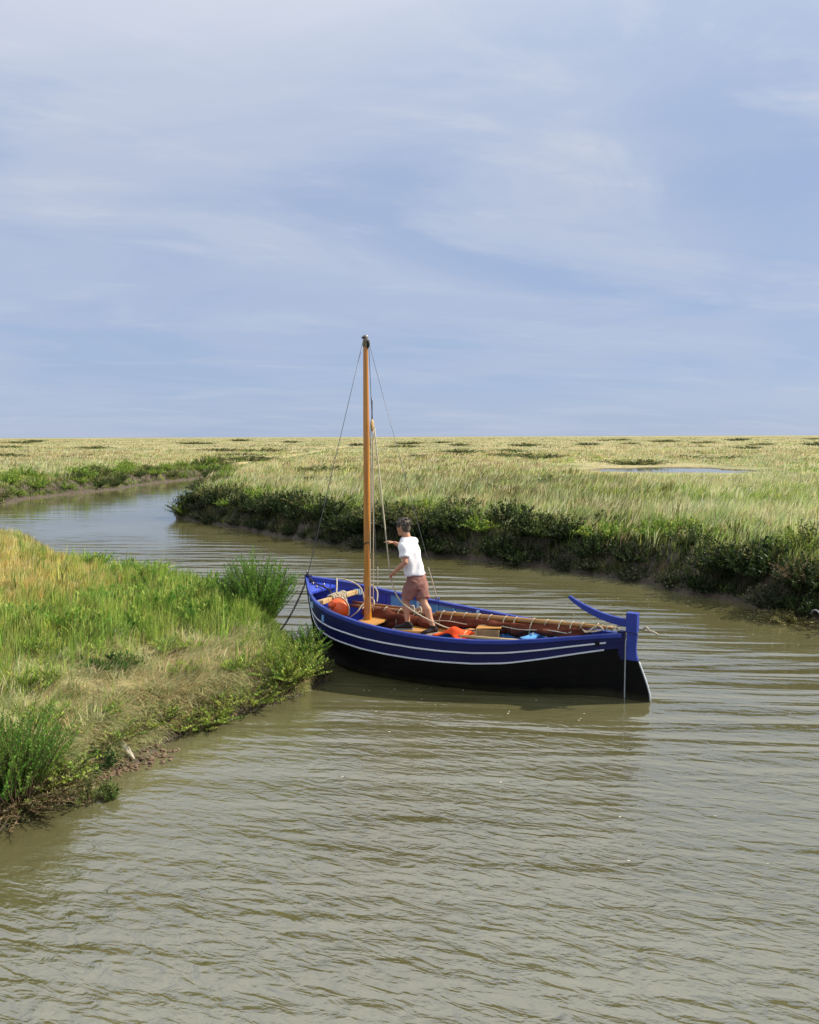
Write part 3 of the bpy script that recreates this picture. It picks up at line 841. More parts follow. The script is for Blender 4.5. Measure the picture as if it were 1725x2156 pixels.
while k < 55:
    d = 32 * (420 / 32) ** random.random(); x = random.uniform(-0.53, 0.53) * d
    z_, sd_, nr_ = terrain(np.array([x]), np.array([d]), True)
    if nr_[0] or sd_[0] < 3 or pond_r(np.array([x]), np.array([d]))[0] < 1.5: continue
    if abs(x - 16) < 9 and 36 < d < 56: continue
    if fbm(np.array([x * 0.04 + 3]), np.array([d * 0.03]))[0] < 0.46: continue
    o = bpy.data.objects.new('marsh_shrub', variants[random.choice([1, 5, 5, 1, 2])])
    s = random.uniform(0.7, 1.25) * (1 + d / 170)
    o.location = (x, d, float(z_[0]) - 0.05); o.scale = (s * 2.4, s * 1.3, s * 0.62); o.rotation_euler = (0, 0, random.uniform(-0.4, 0.4))
    ds = 'in the nearer marsh' if d < 70 else ('in the middle marsh' if d < 150 else 'near the horizon')
    ws = next(t for lim, t in ((-.36, 'at the left edge'), (-.2, 'above the creek bend'), (-.03, 'close left of the mast'), (.08, 'just right of the mast'), (.2, 'midway between mast and pool'), (.4, 'around the marsh pool'), (9, 'at the right edge')) if x / d < lim)
    tag(link(o), 'low dark shrub %s, %s' % (ds, ws), 'shrub', 'shrubs dotted over the marsh')
    k += 1

# single plants one can point at
plant('green_bush', 'tall bright green feathery bush at the bank tip beside the bow', 'bush', (-2.56, 13.5, zt(-2.56, 13.5) - 0.03), 1, 0.66, 1.16, 300, 100, 0.062, 0.011, BRIGHT, spread=0.75, dome=0.75, up=1.05, start=0.08)
plant('green_bush', 'smaller half-shaded green bush just left of the tall feathery bush', 'bush', (-3.1, 14.0, zt(-3.1, 14.0) - 0.03), 2, 0.55, 0.55, 110, 44, 0.08, 0.016, BRIGHT + MIDG, spread=0.8, up=1.0, start=0.08)
plant('green_bush', 'tall green bush with browned stems over the water at lower left', 'bush', (-3.55, 7.02, zt(-3.55, 7.02) - 0.05), 3, 0.56, 0.76, 280, 90, 0.050, 0.008, BRIGHT + [(0.12, 0.20, 0.035)], spread=0.75, dome=0.55, up=1.05, start=0.25)
plant('brown_scrub', 'tangled brown and olive scrub trailing into the water below the lower left bush', 'scrub', (-3.46, 7.0, 0.06), 4, 0.50, 0.30, 220, 40, 0.05, 0.010, BROWN + [(0.16, 0.17, 0.05), (0.13, 0.15, 0.04)], spread=1.0, droop=0.35, up=0.3, start=0.05)
plant('leafy_plant', 'dark green leafy plant on the slope right of the lower left bush', 'plant', (-3.05, 7.75, zt(-3.05, 7.75) - 0.02), 5, 0.20, 0.30, 22, 30, 0.055, 0.020, [(0.035, 0.085, 0.022), (0.05, 0.11, 0.028)], spread=0.8, up=0.7)
plant('leafy_plant', 'low leafy plant at the water edge under the mud clods', 'plant', (-2.93, 7.22, 0.0), 6, 0.24, 0.20, 30, 30, 0.05, 0.014, [(0.10, 0.15, 0.04), (0.14, 0.18, 0.05)], spread=0.9, up=0.7)
plant('leafy_plant', 'single leafy sprig standing alone in the water at lower left', 'plant', (-2.72, 7.22, -0.03), 7, 0.05, 0.19, 7, 30, 0.045, 0.016, [(0.10, 0.17, 0.04), (0.14, 0.20, 0.05)], spread=0.9, up=0.5)
plant('leafy_plant', 'yellow green plant clump on the bank front below the flattened grass', 'plant', (-2.28, 9.22, zt(-2.28, 9.22) - 0.03), 8, 0.30, 0.24, 50, 34, 0.05, 0.014, LIME, spread=0.9, up=0.8)
plant('leafy_plant', 'bright yellow green plant clump covering the tip of the near bank', 'plant', (-1.60, 10.35, zt(-1.60, 10.35) - 0.03), 9, 0.50, 0.50, 150, 44, 0.055, 0.014, LIME + GREEN, spread=0.8, up=0.9)
plant('leafy_plant', 'green plant clump at the bank edge left of the black bow', 'plant', (-1.45, 10.95, zt(-1.45, 10.95) - 0.03), 10, 0.38, 0.52, 110, 44, 0.055, 0.013, BRIGHT + LIME, spread=0.8, up=0.95)
plant('leafy_plant', 'dark curling plant leaning out in front of the black hull', 'plant', (-1.22, 10.75, 0.05), 11, 0.22, 0.40, 26, 36, 0.05, 0.014, [(0.05, 0.085, 0.025), (0.08, 0.11, 0.03)], spread=1.0, up=0.6)
plant('leafy_plant', 'olive plant clump on the middle of the near bank front', 'plant', (-1.92, 9.75, zt(-1.92, 9.75) - 0.03), 12, 0.36, 0.27, 60, 36, 0.05, 0.013, LIME + OLIVE, spread=0.9, up=0.8)
plant('leafy_plant', 'dark broad-leaved plants amid the matted grass, left of centre of the near bank', 'plant', (-3.55, 9.6, zt(-3.55, 9.6) - 0.02), 13, 0.34, 0.22, 26, 16, 0.13, 0.022, [(0.06, 0.13, 0.025), (0.09, 0.16, 0.035)], spread=0.9, up=1.0)
for i, (px, py, h_) in enumerate([(-3.2, 12.2, .42), (-3.9, 12.6, .44), (-4.6, 12.9, .42), (-3.6, 13.4, .45), (-4.4, 14.2, .45), (-5.2, 13.6, .38), (-4.9, 11.7, .36), (-4.1, 11.5, .36), (-5.7, 11.9, .34), (-3.9, 15.2, .42), (-4.9, 15.6, .42), (-5.7, 16.8, .40), (-6.9, 18.0, .38), (-2.9, 12.8, .34), (-6.4, 11.3, .32)]):
    plant('leafy_plant', 'upright green leafy plant in the lush patch across the middle of the near bank', 'plant', (px, py, zt(px, py) - 0.03), 40 + i, 0.42, h_, 40, 26, 0.12, 0.020, GREEN + BRIGHT, group='leafy plants in the green patch', spread=0.85, up=1.1, dome=0.5, start=0.05)
for i, (px, py, h_) in enumerate([(-2.3, 10.9, .22), (-3.1, 10.4, .20), (-2.7, 9.7, .18), (-3.9, 10.2, .24), (-4.4, 9.5, .24), (-3.2, 8.5, .18), (-2.2, 10.1, .2), (-4.1, 8.7, .26), (-4.7, 10.4, .26), (-3.7, 8.1, .20), (-2.0, 11.6, .24), (-2.6, 11.9, .26)]):
    plant('leafy_plant', 'small green tuft among the flattened straw grass of the near bank', 'plant', (px, py, zt(px, py) - 0.02), 200 + i, 0.26, h_, 34, 18, 0.10, 0.012, GREEN + LIME, group='green tufts in the flattened grass', spread=1.0, up=0.9, dome=0.6, start=0.03)
plant('brown_scrub', 'dead brown branching scrub on the mud at the right edge', 'scrub', (7.35, 15.1, zt(7.35, 15.1) - 0.05), 20, 0.55, 0.62, 110, 30, 0.07, 0.016, BROWN, spread=0.9, up=0.4, start=0.1)
plant('brown_scrub', 'low yellowish seaweed-like scrub lying in the water beside the bucket', 'scrub', (6.75, 14.35, -0.02), 21, 0.55, 0.20, 90, 24, 0.07, 0.018, [(0.20, 0.19, 0.06), (0.14, 0.14, 0.045), (0.25, 0.22, 0.08)], spread=1.0, up=0.3, start=0.1)
plant('green_bush', 'sunlit yellow green bush above the scrub at the right edge', 'bush', (8.1, 16.5, zt(8.1, 16.5) - 0.05), 22, 0.75, 0.80, 110, 36, 0.09, 0.022, LIME + MIDG, spread=0.85, up=0.8, start=0.1)
plant('green_bush', 'rounded green bush at the left point of the far bank', 'bush', (-9.2, 33.7, zt(-9.25, 33.8) - 0.1), 23, 0.8, 0.75, 90, 34, 0.10, 0.028, LIME + MIDG, spread=0.85, up=0.9, start=0.05)

ORD = ['first', 'second', 'third', 'fourth', 'fifth', 'sixth', 'seventh', 'eighth', 'ninth', 'tenth', 'eleventh', 'twelfth', 'thirteenth', 'fourteenth', 'fifteenth', 'sixteenth', 'seventeenth', 'eighteenth', 'nineteenth', 'twentieth', 'twenty-first', 'twenty-second', 'twenty-third', 'twenty-fourth']
for i, (p, nrm) in enumerate(walk(LAND_A, 4, 15, 0.30)[:24]):
    q = p + nrm * random.uniform(0.08, 0.22) * (1 if poly_sd(LAND_A, np.array([p.x + nrm.x * .1]), np.array([p.y + nrm.y * .1]))[0] > 0 else -1)
    plant('leafy_plant', 'small yellow green plant of the near bank waterline fringe, %s from the lower left' % ORD[i], 'plant', (q.x, q.y, max(zt(q.x, q.y), 0) - 0.02), 70 + i, random.uniform(.20, .32), random.uniform(.16, .34), 44, 30, 0.045, 0.012, LIME + GREEN + OLIVE + [(0.22, 0.16, 0.08)], group='fringe plants of the near bank', spread=1.0, up=0.6, start=0.05, droop=0.15)

# mud clods, driftwood, bucket, foam
mb = MB()
for i in range(150):
    t = random.random()
    cx, cy = -3.06 + 0.5 * t + random.gauss(0, 0.07), 7.64 + 0.75 * t + random.gauss(0, 0.08)
    zc_ = max(zt(cx, cy), 0.0)
    r = random.uniform(0.010, 0.036) * random.uniform(0.7, 1)
    bmv = bmesh.new(); bmesh.ops.create_icosphere(bmv, subdivisions=1, radius=r)
    vs_ = [(Vector((v.co.x * 1.3, v.co.y, v.co.z * 0.7)) * random.uniform(0.6, 1.35)) + Vector((cx, cy, zc_ + r * 0.2)) for v in bmv.verts]
    mb.add(vs_, [[v.index for v in f.verts] for f in bmv.faces]); bmv.free()
tag(mb.build('mud_clods', 'clod'), 'crumbled brown mud clods at the foot of the near bank', 'mud', kind='stuff')
mb = MB()
mb.sections([[(x - w_, 0, 0.012 + z), (x, 0.012, z), (x + w_, 0, 0.012 - z), (x, -0.012, z)] for x, w_, z in []] or
            [[Vector((l * 0.30 - 0.15, -wd_, 0.0)), Vector((l * 0.30 - 0.15, -wd_ * 0.3, 0.012)), Vector((l * 0.30 - 0.15, wd_, 0.004)), Vector((l * 0.30 - 0.15, 0, -0.008))] for l, wd_ in [(0, .004), (.2, .022), (.5, .032), (.8, .02), (1, .003)]])
o = mb.build('driftwood', 'driftwood')
o.location = (-2.86, 8.02, zt(-2.86, 8.02) + 0.10); o.rotation_euler = (0.5, 0.55, R(-35))
tag(o, 'pale split piece of driftwood on the mud clods', 'driftwood')

def bucket():
    root = empty('bucket', (7.28, 14.22, 0.10), R(196))
    tag(root, 'dirty white plastic bucket lying on its side at the right edge', 'bucket')
    mb = MB(); n = 28; secs = []
    prof = [(-0.17, 0.0), (-0.17, 0.105), (0.0, 0.118), (0.17, 0.13), (0.17, 0.122), (0.0, 0.11), (-0.16, 0.098), (-0.16, 0.0)]
    for x, r in prof:
        secs.append([(x, r * math.cos(2 * math.pi * k / n), r * math.sin(2 * math.pi * k / n)) for k in range(n)])
    mb.sections(secs, cap=False, smooth=True)
    mb.build('shell', 'bucket_plastic', root)
    mb = MB()
    mb.tube([(0.16, 0.137 * math.cos(a), 0.137 * math.sin(a)) for a in np.linspace(0, 2 * math.pi, 29)], 0.011, n=6, cap=False)
    mb.build('rim', 'bucket_plastic', root)
    mb = MB()
    mb.tube([(0.15 + 0.05 * math.sin(a), 0.13 * math.cos(a), 0.14 * math.sin(a)) for a in np.linspace(0.2, math.pi - 0.2, 14)], 0.003, n=5)
    mb.build('handle', 'wire', root)
bucket()
mb = MB()
for i in range(80):
    if random.random() < 0.5: fx, fy = random.uniform(2.5, 6.6), random.uniform(12.5, 16.5)
    elif random.random() < 0.6: fx, fy = random.uniform(-1.0, 2.2), random.uniform(8.9, 10.6)
    else: fx, fy = random.uniform(-1.5, 5), random.uniform(5.5, 13)
    if zt(fx, fy) > -0.03: continue
    r = random.uniform(0.004, 0.011)
    nn = 7
    ring = [(fx + r * random.uniform(0.6, 1.3) * math.cos(2 * math.pi * q / nn) * 1.5, fy + r * random.uniform(0.6, 1.2) * math.sin(2 * math.pi * q / nn), 0.002) for q in range(nn)]
    mb.add(ring + [(fx, fy, 0.002 + r * 0.12)], [(q, (q + 1) % nn, nn) for q in range(nn)])
tag(mb.build('foam_flecks', 'foam'), 'scattered pale foam flecks drifting on the creek', 'foam', kind='stuff')

# ------------------------------------------------------------------ boat
# own axes: u runs from the bow aft, v to the near side, z up from the waterline
P0 = Vector((-1.41, 12.44, 0)); ue = Vector((0.86746, -0.49751, 0)); ve = Vector((-0.49751, -0.86746, 0))
BOAT_Z = math.atan2(ue.y, ue.x)
boat = empty('sailing_boat', P0, BOAT_Z)
tag(boat, 'blue and black clinker open sailing boat with two white stripes', 'boat')
def L(u, v, z): return Vector((u, -v, z))               # inside the boat's own frame (+Y of the frame is the far side)
def Wd(u, v, z): return P0 + ue * u + ve * v + Vector((0, 0, z))   # the same in the world
BU = [-.2, -.1, 0, .1, .2, .3, .45, .6, .8, 1, 1.4, 1.8, 2.2, 2.6, 3, 3.4, 3.8, 4.1, 4.4, 4.6, 4.7]
BB = [.025, .14, .26, .38, .485, .575, .69, .77, .84, .885, .94, .955, .935, .88, .785, .645, .465, .31, .145, .055, .03]
ZU = [-.2, 0, .2, .45, .8, 1, 1.4, 1.8, 2.2, 2.6, 3, 3.4, 3.8, 4.1, 4.4, 4.7]
ZZ = [1.14, 1.085, 1.02, .94, .865, .835, .78, .745, .72, .705, .70, .715, .745, .775, .80, .825]
def smooth_tab(xs, ys):
    X = np.linspace(-.2, 4.7, 400); Y = np.interp(X, xs, ys)
    k = np.hanning(21); k /= k.sum()
    Yp = np.concatenate([2 * Y[0] - Y[1:11][::-1], Y, 2 * Y[-1] - Y[-11:-1][::-1]])
    return X, np.convolve(Yp, k, 'valid')
_b = smooth_tab(BU, BB); _z = smooth_tab(ZU, ZZ)
def bs(u): return float(np.interp(u, *_b))
def zs(u): return float(np.interp(u, *_z))
def s1(u): return float(np.interp(u, [-.2, .2, 1.0, 2.0, 3.4, 4.6], [.27, .255, .215, .18, .155, .10]))
def s2(u): return float(np.interp(u, [-.2, .2, 1.0, 2.0, 3.4, 4.6], [.42, .40, .375, .335, .29, .185]))
ZK = -0.30
def hv(u, z):
    """half breadth of the hull at station u and height z"""
    t = (u + .2) / 4.9
    wq = min(1.0, math.sin(math.pi * min(max(t, 0), 1)) ** 0.8 * 1.25)
    q = min(max((z - ZK) / (zs(u) - ZK), 0.0), 1.0)
    m = 1.15 + 1.5 * wq; k = 0.95 - 0.42 * wq
    return bs(u) * (1 - (1 - q) ** m) ** k
def stem_shift(u, z):
    """the stem rakes: lower points of the bow lie further aft"""
    f = max(0.0, 1 - (u + .2) / 1.3) ** 2
    return f * 0.20 * (1 - max(z, -0.3) / 1.14)
US = list(np.linspace(-.2, 0.6, 17)) + list(np.linspace(0.68, 4.2, 30)) + list(np.linspace(4.28, 4.7, 8))
def zline(i, u):
    if i == 0: return zs(u)
    if i == 1: return zs(u) - s1(u)
    if i == 2: return zs(u) - s2(u)
    zb = zs(u) - s2(u)
    return zb + (ZK - zb) * (i - 2) / 6.0
def hp(u, z, side, off): return L(u + stem_shift(u, z), side * max(hv(u, z) + off, 0.004), z)
for side in (1, -1):
    for i in range(8):
        secs = []
        for u in US:
            zt_, zb_ = zline(i, u) - (0.0 if i == 0 else -0.012), zline(i + 1, u)
            zm = (zt_ + zb_) / 2
            secs.append([hp(u, zt_, side, 0.004), hp(u, zm, side, 0.011), hp(u, zb_, side, 0.017), hp(u, zb_, side, 0.002), hp(u, zm, side, -0.006), hp(u, zt_, side, -0.010)])
        mb = MB()
        mb.sections(secs, mi=0, smooth=False, mis=lambda a, k: (0 if k in (0, 1, 2) else (2 if US[a] < 0.75 else 1)))
        mb.build('strake', ['navy_paint' if i < 2 else 'black_paint', 'sky_paint', 'royal_paint'], boat)
    # gunwale
    secs = []
    for u in US:
        z = zs(u)
        w1, w0 = bs(u) + 0.024, max(bs(u) - 0.040, 0.0)
        secs.append([L(u, side * w0, z + 0.004), L(u, side * (w1 - 0.008), z + 0.010), L(u, side * w1, z + 0.002), L(u, side * w1, z - 0.040), L(u, side * (w1 - 0.010), z - 0.046), L(u, side * w0, z - 0.046)])
    MB().sections(secs).build('gunwale', 'rail_paint', boat)
    # two white mouldings
    for i, ulast in ((1, 4.52), (2, 4.50)):
        secs = []
        uu = [u for u in US if -.16 < u < ulast] + [ulast]
        for u in uu:
            z = zline(i, u); a = 0.0125
            secs.append([hp(u, z + a, side, 0.012), hp(u, z + a * .5, side, 0.027), hp(u, z - a * .5, side, 0.029), hp(u, z - a, side, 0.012)])
        MB().sections(secs).build('moulding', 'white_paint', boat)
    # ribs
    for j, u in enumerate(np.arange(0.42, 4.2, 0.29)):
        secs = []
        for z in np.linspace(zs(u) - 0.05, 0.02, 9):
            a, b = hv(u, z) - 0.009, hv(u, z) - 0.034
            a, b = max(a, 0.01), max(b, 0.004)
            s_ = stem_shift(u, z)
            secs.append([L(u + s_ - 0.016, side * a, z), L(u + s_ + 0.016, side * a, z), L(u + s_ + 0.016, side * b, z), L(u + s_ - 0.016, side * b, z)])
        MB().sections(secs).build('rib', 'royal_paint' if u < 0.75 else 'sky_paint', boat)
    # riser the thwarts sit on
    secs = []
    for u in [x for x in US if 0.5 < x < 4.1]:
        z = 0.47; a = hv(u, z)
        secs.append([L(u, side * (a - 0.012), z + 0.05), L(u, side * (a - 0.05), z + 0.05), L(u, side * (a - 0.05), z - 0.03), L(u, side * (a - 0.03), z - 0.03)])
    MB().sections(secs).build('riser', 'sky_paint', boat)
# knees of pale paint standing under the far gunwale
for u, side in ((1.28, -1), (2.30, -1), (3.35, -1), (3.66, -1), (1.28, 1), (2.30, 1)):
    z0 = zs(u) - 0.01; a0 = hv(u, z0) - 0.03; z1 = 0.52; a1 = hv(u, z1) - 0.04
    MB().sections([[L(u - .022, side * a0, z0), L(u + .022, side * a0, z0), L(u + .022, side * (a0 - .035), z0), L(u - .022, side * (a0 - .035), z0)],
                   [L(u - .022, side * (hv(u, .64) - .03), .64), L(u + .022, side * (hv(u, .64) - .03), .64), L(u + .022, side * (hv(u, .64) - .075), .64), L(u - .022, side * (hv(u, .64) - .075), .64)],
                   [L(u - .022, side * a1, z1), L(u + .022, side * a1, z1), L(u + .022, side * (a1 - .22), z1), L(u - .022, side * (a1 - .22), z1)]]).build('knee', 'pale_paint' if u < 3 else 'sky_paint', boat)
# stem and sternpost
secs = []
for z in np.linspace(1.165, -0.28, 14):
    u0 = -0.2 + stem_shift(-.2, z)
    secs.append([L(u0 - 0.035, 0.024, z), L(u0 - 0.035, -0.024, z), L(u0 + 0.06, -0.042, z), L(u0 + 0.06, 0.042, z)])
zz = np.linspace(1.165, -0.28, 14)
MB().sections(secs, mis=lambda a, k: 0 if zz[a] > 0.62 else 1).build('stem', ['navy_paint', 'black_paint'], boat)
MB().sections([[L(4.66, .045, z), L(4.66, -.045, z), L(4.735, -.035, z), L(4.735, .035, z)] for z in (0.86, 0.5, -0.28)], mis=lambda a, k: 0 if a == 0 else 1).build('sternpost', ['navy_paint', 'black_paint'], boat)
MB().box(L(4.742, 0, 0.29), (0.012, 0.030, 0.90)).build('stern_band', 'white_paint', boat)
MB().box(L(2.3, 0, -0.32), (4.7, 0.07, 0.10)).build('keel', 'black_paint', boat)
# bow deck with bolts
secs = []
for u in np.linspace(-.17, .09, 6):
    z = zs(u) - 0.075; a = max(hv(u, z) - 0.012, 0.01)
    secs.append([L(u + .03, a, z), L(u + .03, -a, z), L(u + .03, -a, z - 0.03), L(u + .03, a, z - 0.03)])
MB().sections(secs).build('bow_deck', 'royal_paint', boat)
for u, v in ((-.06, .04), (.04, -.10), (.05, .10)):
    MB().tube([L(u, v, zs(u) - 0.08), L(u, v, zs(u) - 0.03)], [0.016, 0.012], n=8).build('bolt', 'steel', boat)
MB().tube([L(-.19, 0, 1.15), L(-.20, 0, 1.22), L(-.20, 0.01, 1.24)], [0.014, 0.012, 0.006], n=8).build('stem_eye', 'steel', boat)
# floor boards
for j, v in enumerate(np.linspace(-.52, .52, 7)):
    u0, u1 = 0.75 + abs(v) * .6, 3.7 - abs(v) * 1.6
    MB().box(L((u0 + u1) / 2, v, 0.10), (u1 - u0, 0.145, 0.022)).build('floor_board', 'dark_floor', boat)
# thwarts and beams
def thwart(u, wdt, z, m, v0=None, v1=None, n=1, th=0.032):
    for j in range(n):
        uu = u + (j - (n - 1) / 2) * wdt / n
        a = min(hv(uu - wdt / 2, z), hv(uu + wdt / 2, z)) - 0.03
        lo, hi = (-a if v0 is None else v0), (a if v1 is None else v1)
        MB().box(L(uu, (lo + hi) / 2, z), (wdt / n - 0.008, hi - lo, th)).build('thwart', m, boat, bevel=0.004)
thwart(0.98, 0.34, 0.575, 'plank_wood', n=2)
thwart(1.80, 0.72, 0.525, 'plank_wood', n=3)
thwart(2.52, 0.34, 0.525, 'plank_wood', n=2)
thwart(3.30, 0.26, 0.55, 'sky_paint', n=1)
thwart(3.72, 0.22, 0.60, 'sky_paint', n=1)
# fore beam: a squared baulk with pale painted chocks at its ends
ub, zb_ = 0.36, 0.87
a = hv(ub, zb_)
MB().box(L(ub, 0, zb_), (0.075, 2 * a - 0.10, 0.065)).build('fore_beam', 'pale_wood', boat, bevel=0.006)
for s_ in (1, -1):
    MB().box(L(ub, s_ * (a - 0.055), zb_ - 0.01), (0.10, 0.085, 0.09)).build('beam_chock', 'pale_paint', boat, bevel=0.006)
# fairlead and drain hole on the near side
def on_side(u, z, off): return L(u + stem_shift(u, z), hv(u, z) + off, z)
p = on_side(.66, .735, 0.014)
yaw = math.atan2((hv(.72, .735) - hv(.60, .735)), .12)
MB().box(p, (0.05, 0.02, 0.10), Matrix.Rotation(-yaw, 3, 'Z')).build('fairlead', 'sky_paint', boat, bevel=0.008)
MB().box(p + L(0, 0.012, 0), (0.020, 0.012, 0.06), Matrix.Rotation(-yaw, 3, 'Z')).build('fairlead_slot', 'pale_paint', boat)
p = on_side(4.42, 0.695, 0.0)
MB().tube([p, p + L(0.008, 0.032, 0)], [0.032, 0.030], n=14).build('drain_plug', 'black_hole', boat)
# rudder with head, blade and tiller
rud = [(4.752, 1.10), (4.885, 1.10), (4.885, 0.80), (4.875, 0.66), (4.885, 0.56), (4.92, 0.45), (4.965, 0.34), (5.01, 0.22), (5.045, 0.10), (5.06, -0.05), (5.05, -0.30), (4.755, -0.30)]
def plate(poly, t0, t1, mats, name, parent, split=None):
    bm = bmesh.new()
    fr = [bm.verts.new(L(u, t1, z)) for u, z in poly]; bk = [bm.verts.new(L(u, t0, z)) for u, z in poly]
    bm.faces.new(fr); bm.faces.new(bk[::-1])
    for i in range(len(poly)):
        j = (i + 1) % len(poly); bm.faces.new((fr[i], fr[j], bk[j], bk[i]))
    bmesh.ops.recalc_face_normals(bm, faces=bm.faces)
    me = bpy.data.meshes.new(name); bm.to_mesh(me); bm.free()
    for m_ in mats: me.materials.append(MATS[m_])
    o_ = bpy.data.objects.new(name, me)
    md = o_.modifiers.new('bevel', 'BEVEL'); md.width = 0.006; md.segments = 2
    return link(o_, parent)
rudder = plate([(4.755, 0.50), (4.905, 0.50), (4.885, 0.56), (4.875, 0.66), (4.885, 0.80), (4.885, 0.93), (4.755, 0.93)], -0.028, 0.028, ['rail_paint'], 'rudder', boat)
plate([(4.752, 0.86), (4.890, 0.86), (4.890, 1.105), (4.752, 1.105)], -0.058, 0.058, ['rail_paint'], 'rudder_head', rudder)
plate([(4.755, 0.4985), (4.905, 0.4985), (4.92, 0.45), (4.965, 0.34), (5.01, 0.22), (5.045, 0.10), (5.06, -0.05), (5.05, -0.30), (4.755, -0.30)], -0.026, 0.026, ['black_paint'], 'blade', rudder)
edge = [(4.91, 0.49), (4.926, 0.45), (4.971, 0.34), (5.016, 0.22), (5.051, 0.10), (5.066, -0.05)]
MB().tube([L(u, 0, z) for u, z in edge], 0.012, n=6, flat=1.0).build('edge_strip', 'white_paint', rudder)
til = [(4.80, .965, .050), (4.66, .975, .050), (4.54, .995, .048), (4.42, 1.025, .044), (4.30, 1.068, .040), (4.18, 1.122, .034), (4.08, 1.175, .028), (4.02, 1.215, .024), (3.995, 1.232, .018)]
secs = []
for i, (u, z, r) in enumerate(til):
    a = til[max(i - 1, 0)]; b = til[min(i + 1, len(til) - 1)]
    tx, tz = b[0] - a[0], b[1] - a[1]; ll_ = math.hypot(tx, tz); nx_, nz_ = -tz / ll_, tx / ll_
    hw = 0.026 if i < 6 else 0.020
    secs.append([L(u + nx_ * r, hw, z + nz_ * r), L(u + nx_ * r, -hw, z + nz_ * r), L(u - nx_ * r, -hw, z - nz_ * r), L(u - nx_ * r, hw, z - nz_ * r)])
MB().sections(secs).build('tiller', 'rail_paint', boat, bevel=0.008)

# mast with iron cap, sheave, and rigging
MU = 0.905
mast = MB().tube([L(MU, 0, z) for z in (0.12, 0.55, 0.62, 0.80, 0.95, 2.2, 3.6, 4.60, 4.74)], [.062, .062, .060, .052, .050, .048, .044, .036, .035], n=20).build('mast', 'varnish', boat)
MB().tube([L(MU, 0, z) for z in (4.58, 4.70, 4.735, 4.745)], [.040, .039, .039, .034], n=18).build('mast_cap', 'steel', mast)
MB().tube([L(MU - .03, .045, 4.71), L(MU + .03, .045, 4.71)], .014, n=8).build('mast_eye', 'chain_iron', mast)
MB().tube([L(MU + .042, 0, 4.56), L(MU + .055, 0, 4.62), L(MU + .050, 0, 4.67)], .018, n=8).build('sheave', 'chain_iron', mast)
mt = lambda du, dv, z: L(MU + du, dv, z)
def wire(name, pts, r, m, parent=boat, n=6): return MB().tube(pts, r, n=n).build(name, m, parent)
def sag(a, b, s, k=10):
    a, b = Vector(a), Vector(b)
    return [a.lerp(b, t) - Vector((0, 0, s * 4 * t * (1 - t))) for t in np.linspace(0, 1, k)]
wire('forestay', [mt(-.04, 0, 4.67), L(-.19, 0, 1.17)], .0050, 'wire')
wire('shroud', [mt(.03, -.03, 4.66), L(1.58, -.93, .86)], .0040, 'wire')
wire('shroud', [mt(-.03, -.03, 4.66), L(.60, -.765, .97)], .0042, 'wire')
lan = wire('lanyard', sag(L(1.49, -.81, 1.30), L(1.58, -.93, .80), 0.0), .009, 'rope')
MB().tube([L(1.58 + .028 * math.cos(a), -.935, .795 + .028 * math.sin(a)) for a in np.linspace(0, 6.28, 13)], .008, n=6, cap=False).build('shackle_ring', 'royal_paint', lan)
wire('lanyard', sag(L(.62, -.735, 1.25), L(.60, -.765, .93), 0.0), .007, 'rope')
wire('halyard', sag(mt(.055, 0, 4.64), L(1.02, .02, 3.50), 0.01), .0055, 'wire')
blk = MB().tube([L(1.02, .02, z) for z in (3.55, 3.52, 3.48, 3.44, 3.40, 3.37)], [.008, .030, .042, .042, .030, .010], n=12, flat=0.6).build('block', 'pale_wood', boat)
MB().tube([L(1.02, .02, z) for z in (3.85, 3.80, 3.62, 3.55)], [.006, .014, .010, .012], n=8).build('shackle', 'wire', blk)
wire('halyard', sag(L(1.00, .02, 3.42), L(.985, .07, .70), 0.012), .0075, 'rope')
wire('halyard', sag(L(1.03, .00, 3.38), L(.97, -.05, .72), 0.02), .0075, 'rope')
wire('halyard', sag(L(1.045, .03, 3.40), L(1.02, .05, 2.2), 0.0), .010, 'rope')
MB().tube([mt(.055 * math.cos(a), .055 * math.sin(a), 1.72 + .03 * math.sin(a + 1)) for a in np.linspace(0, 6.28, 17)], .008, n=6, cap=False).build('rope_band', 'chain_iron', mast)
for zc_, a_ in ((1.02, .4), (1.20, 2.6)):
    cl_ = mt(.055 * math.cos(a_), .055 * math.sin(a_), zc_)
    MB().tube([cl_ - Vector((0, 0, .07)), cl_ - Vector((0, 0, .03)), cl_ + Vector((0, 0, .03)), cl_ + Vector((0, 0, .07))], [.006, .011, .011, .006], n=8).build('cleat', 'pale_wood', mast)
for s_ in (.05, -.05):
    wire('mast_lashing', [mt(-.03, s_, .62), mt(-.05, s_ * 2.2, .58)], .006, 'rope', mast)

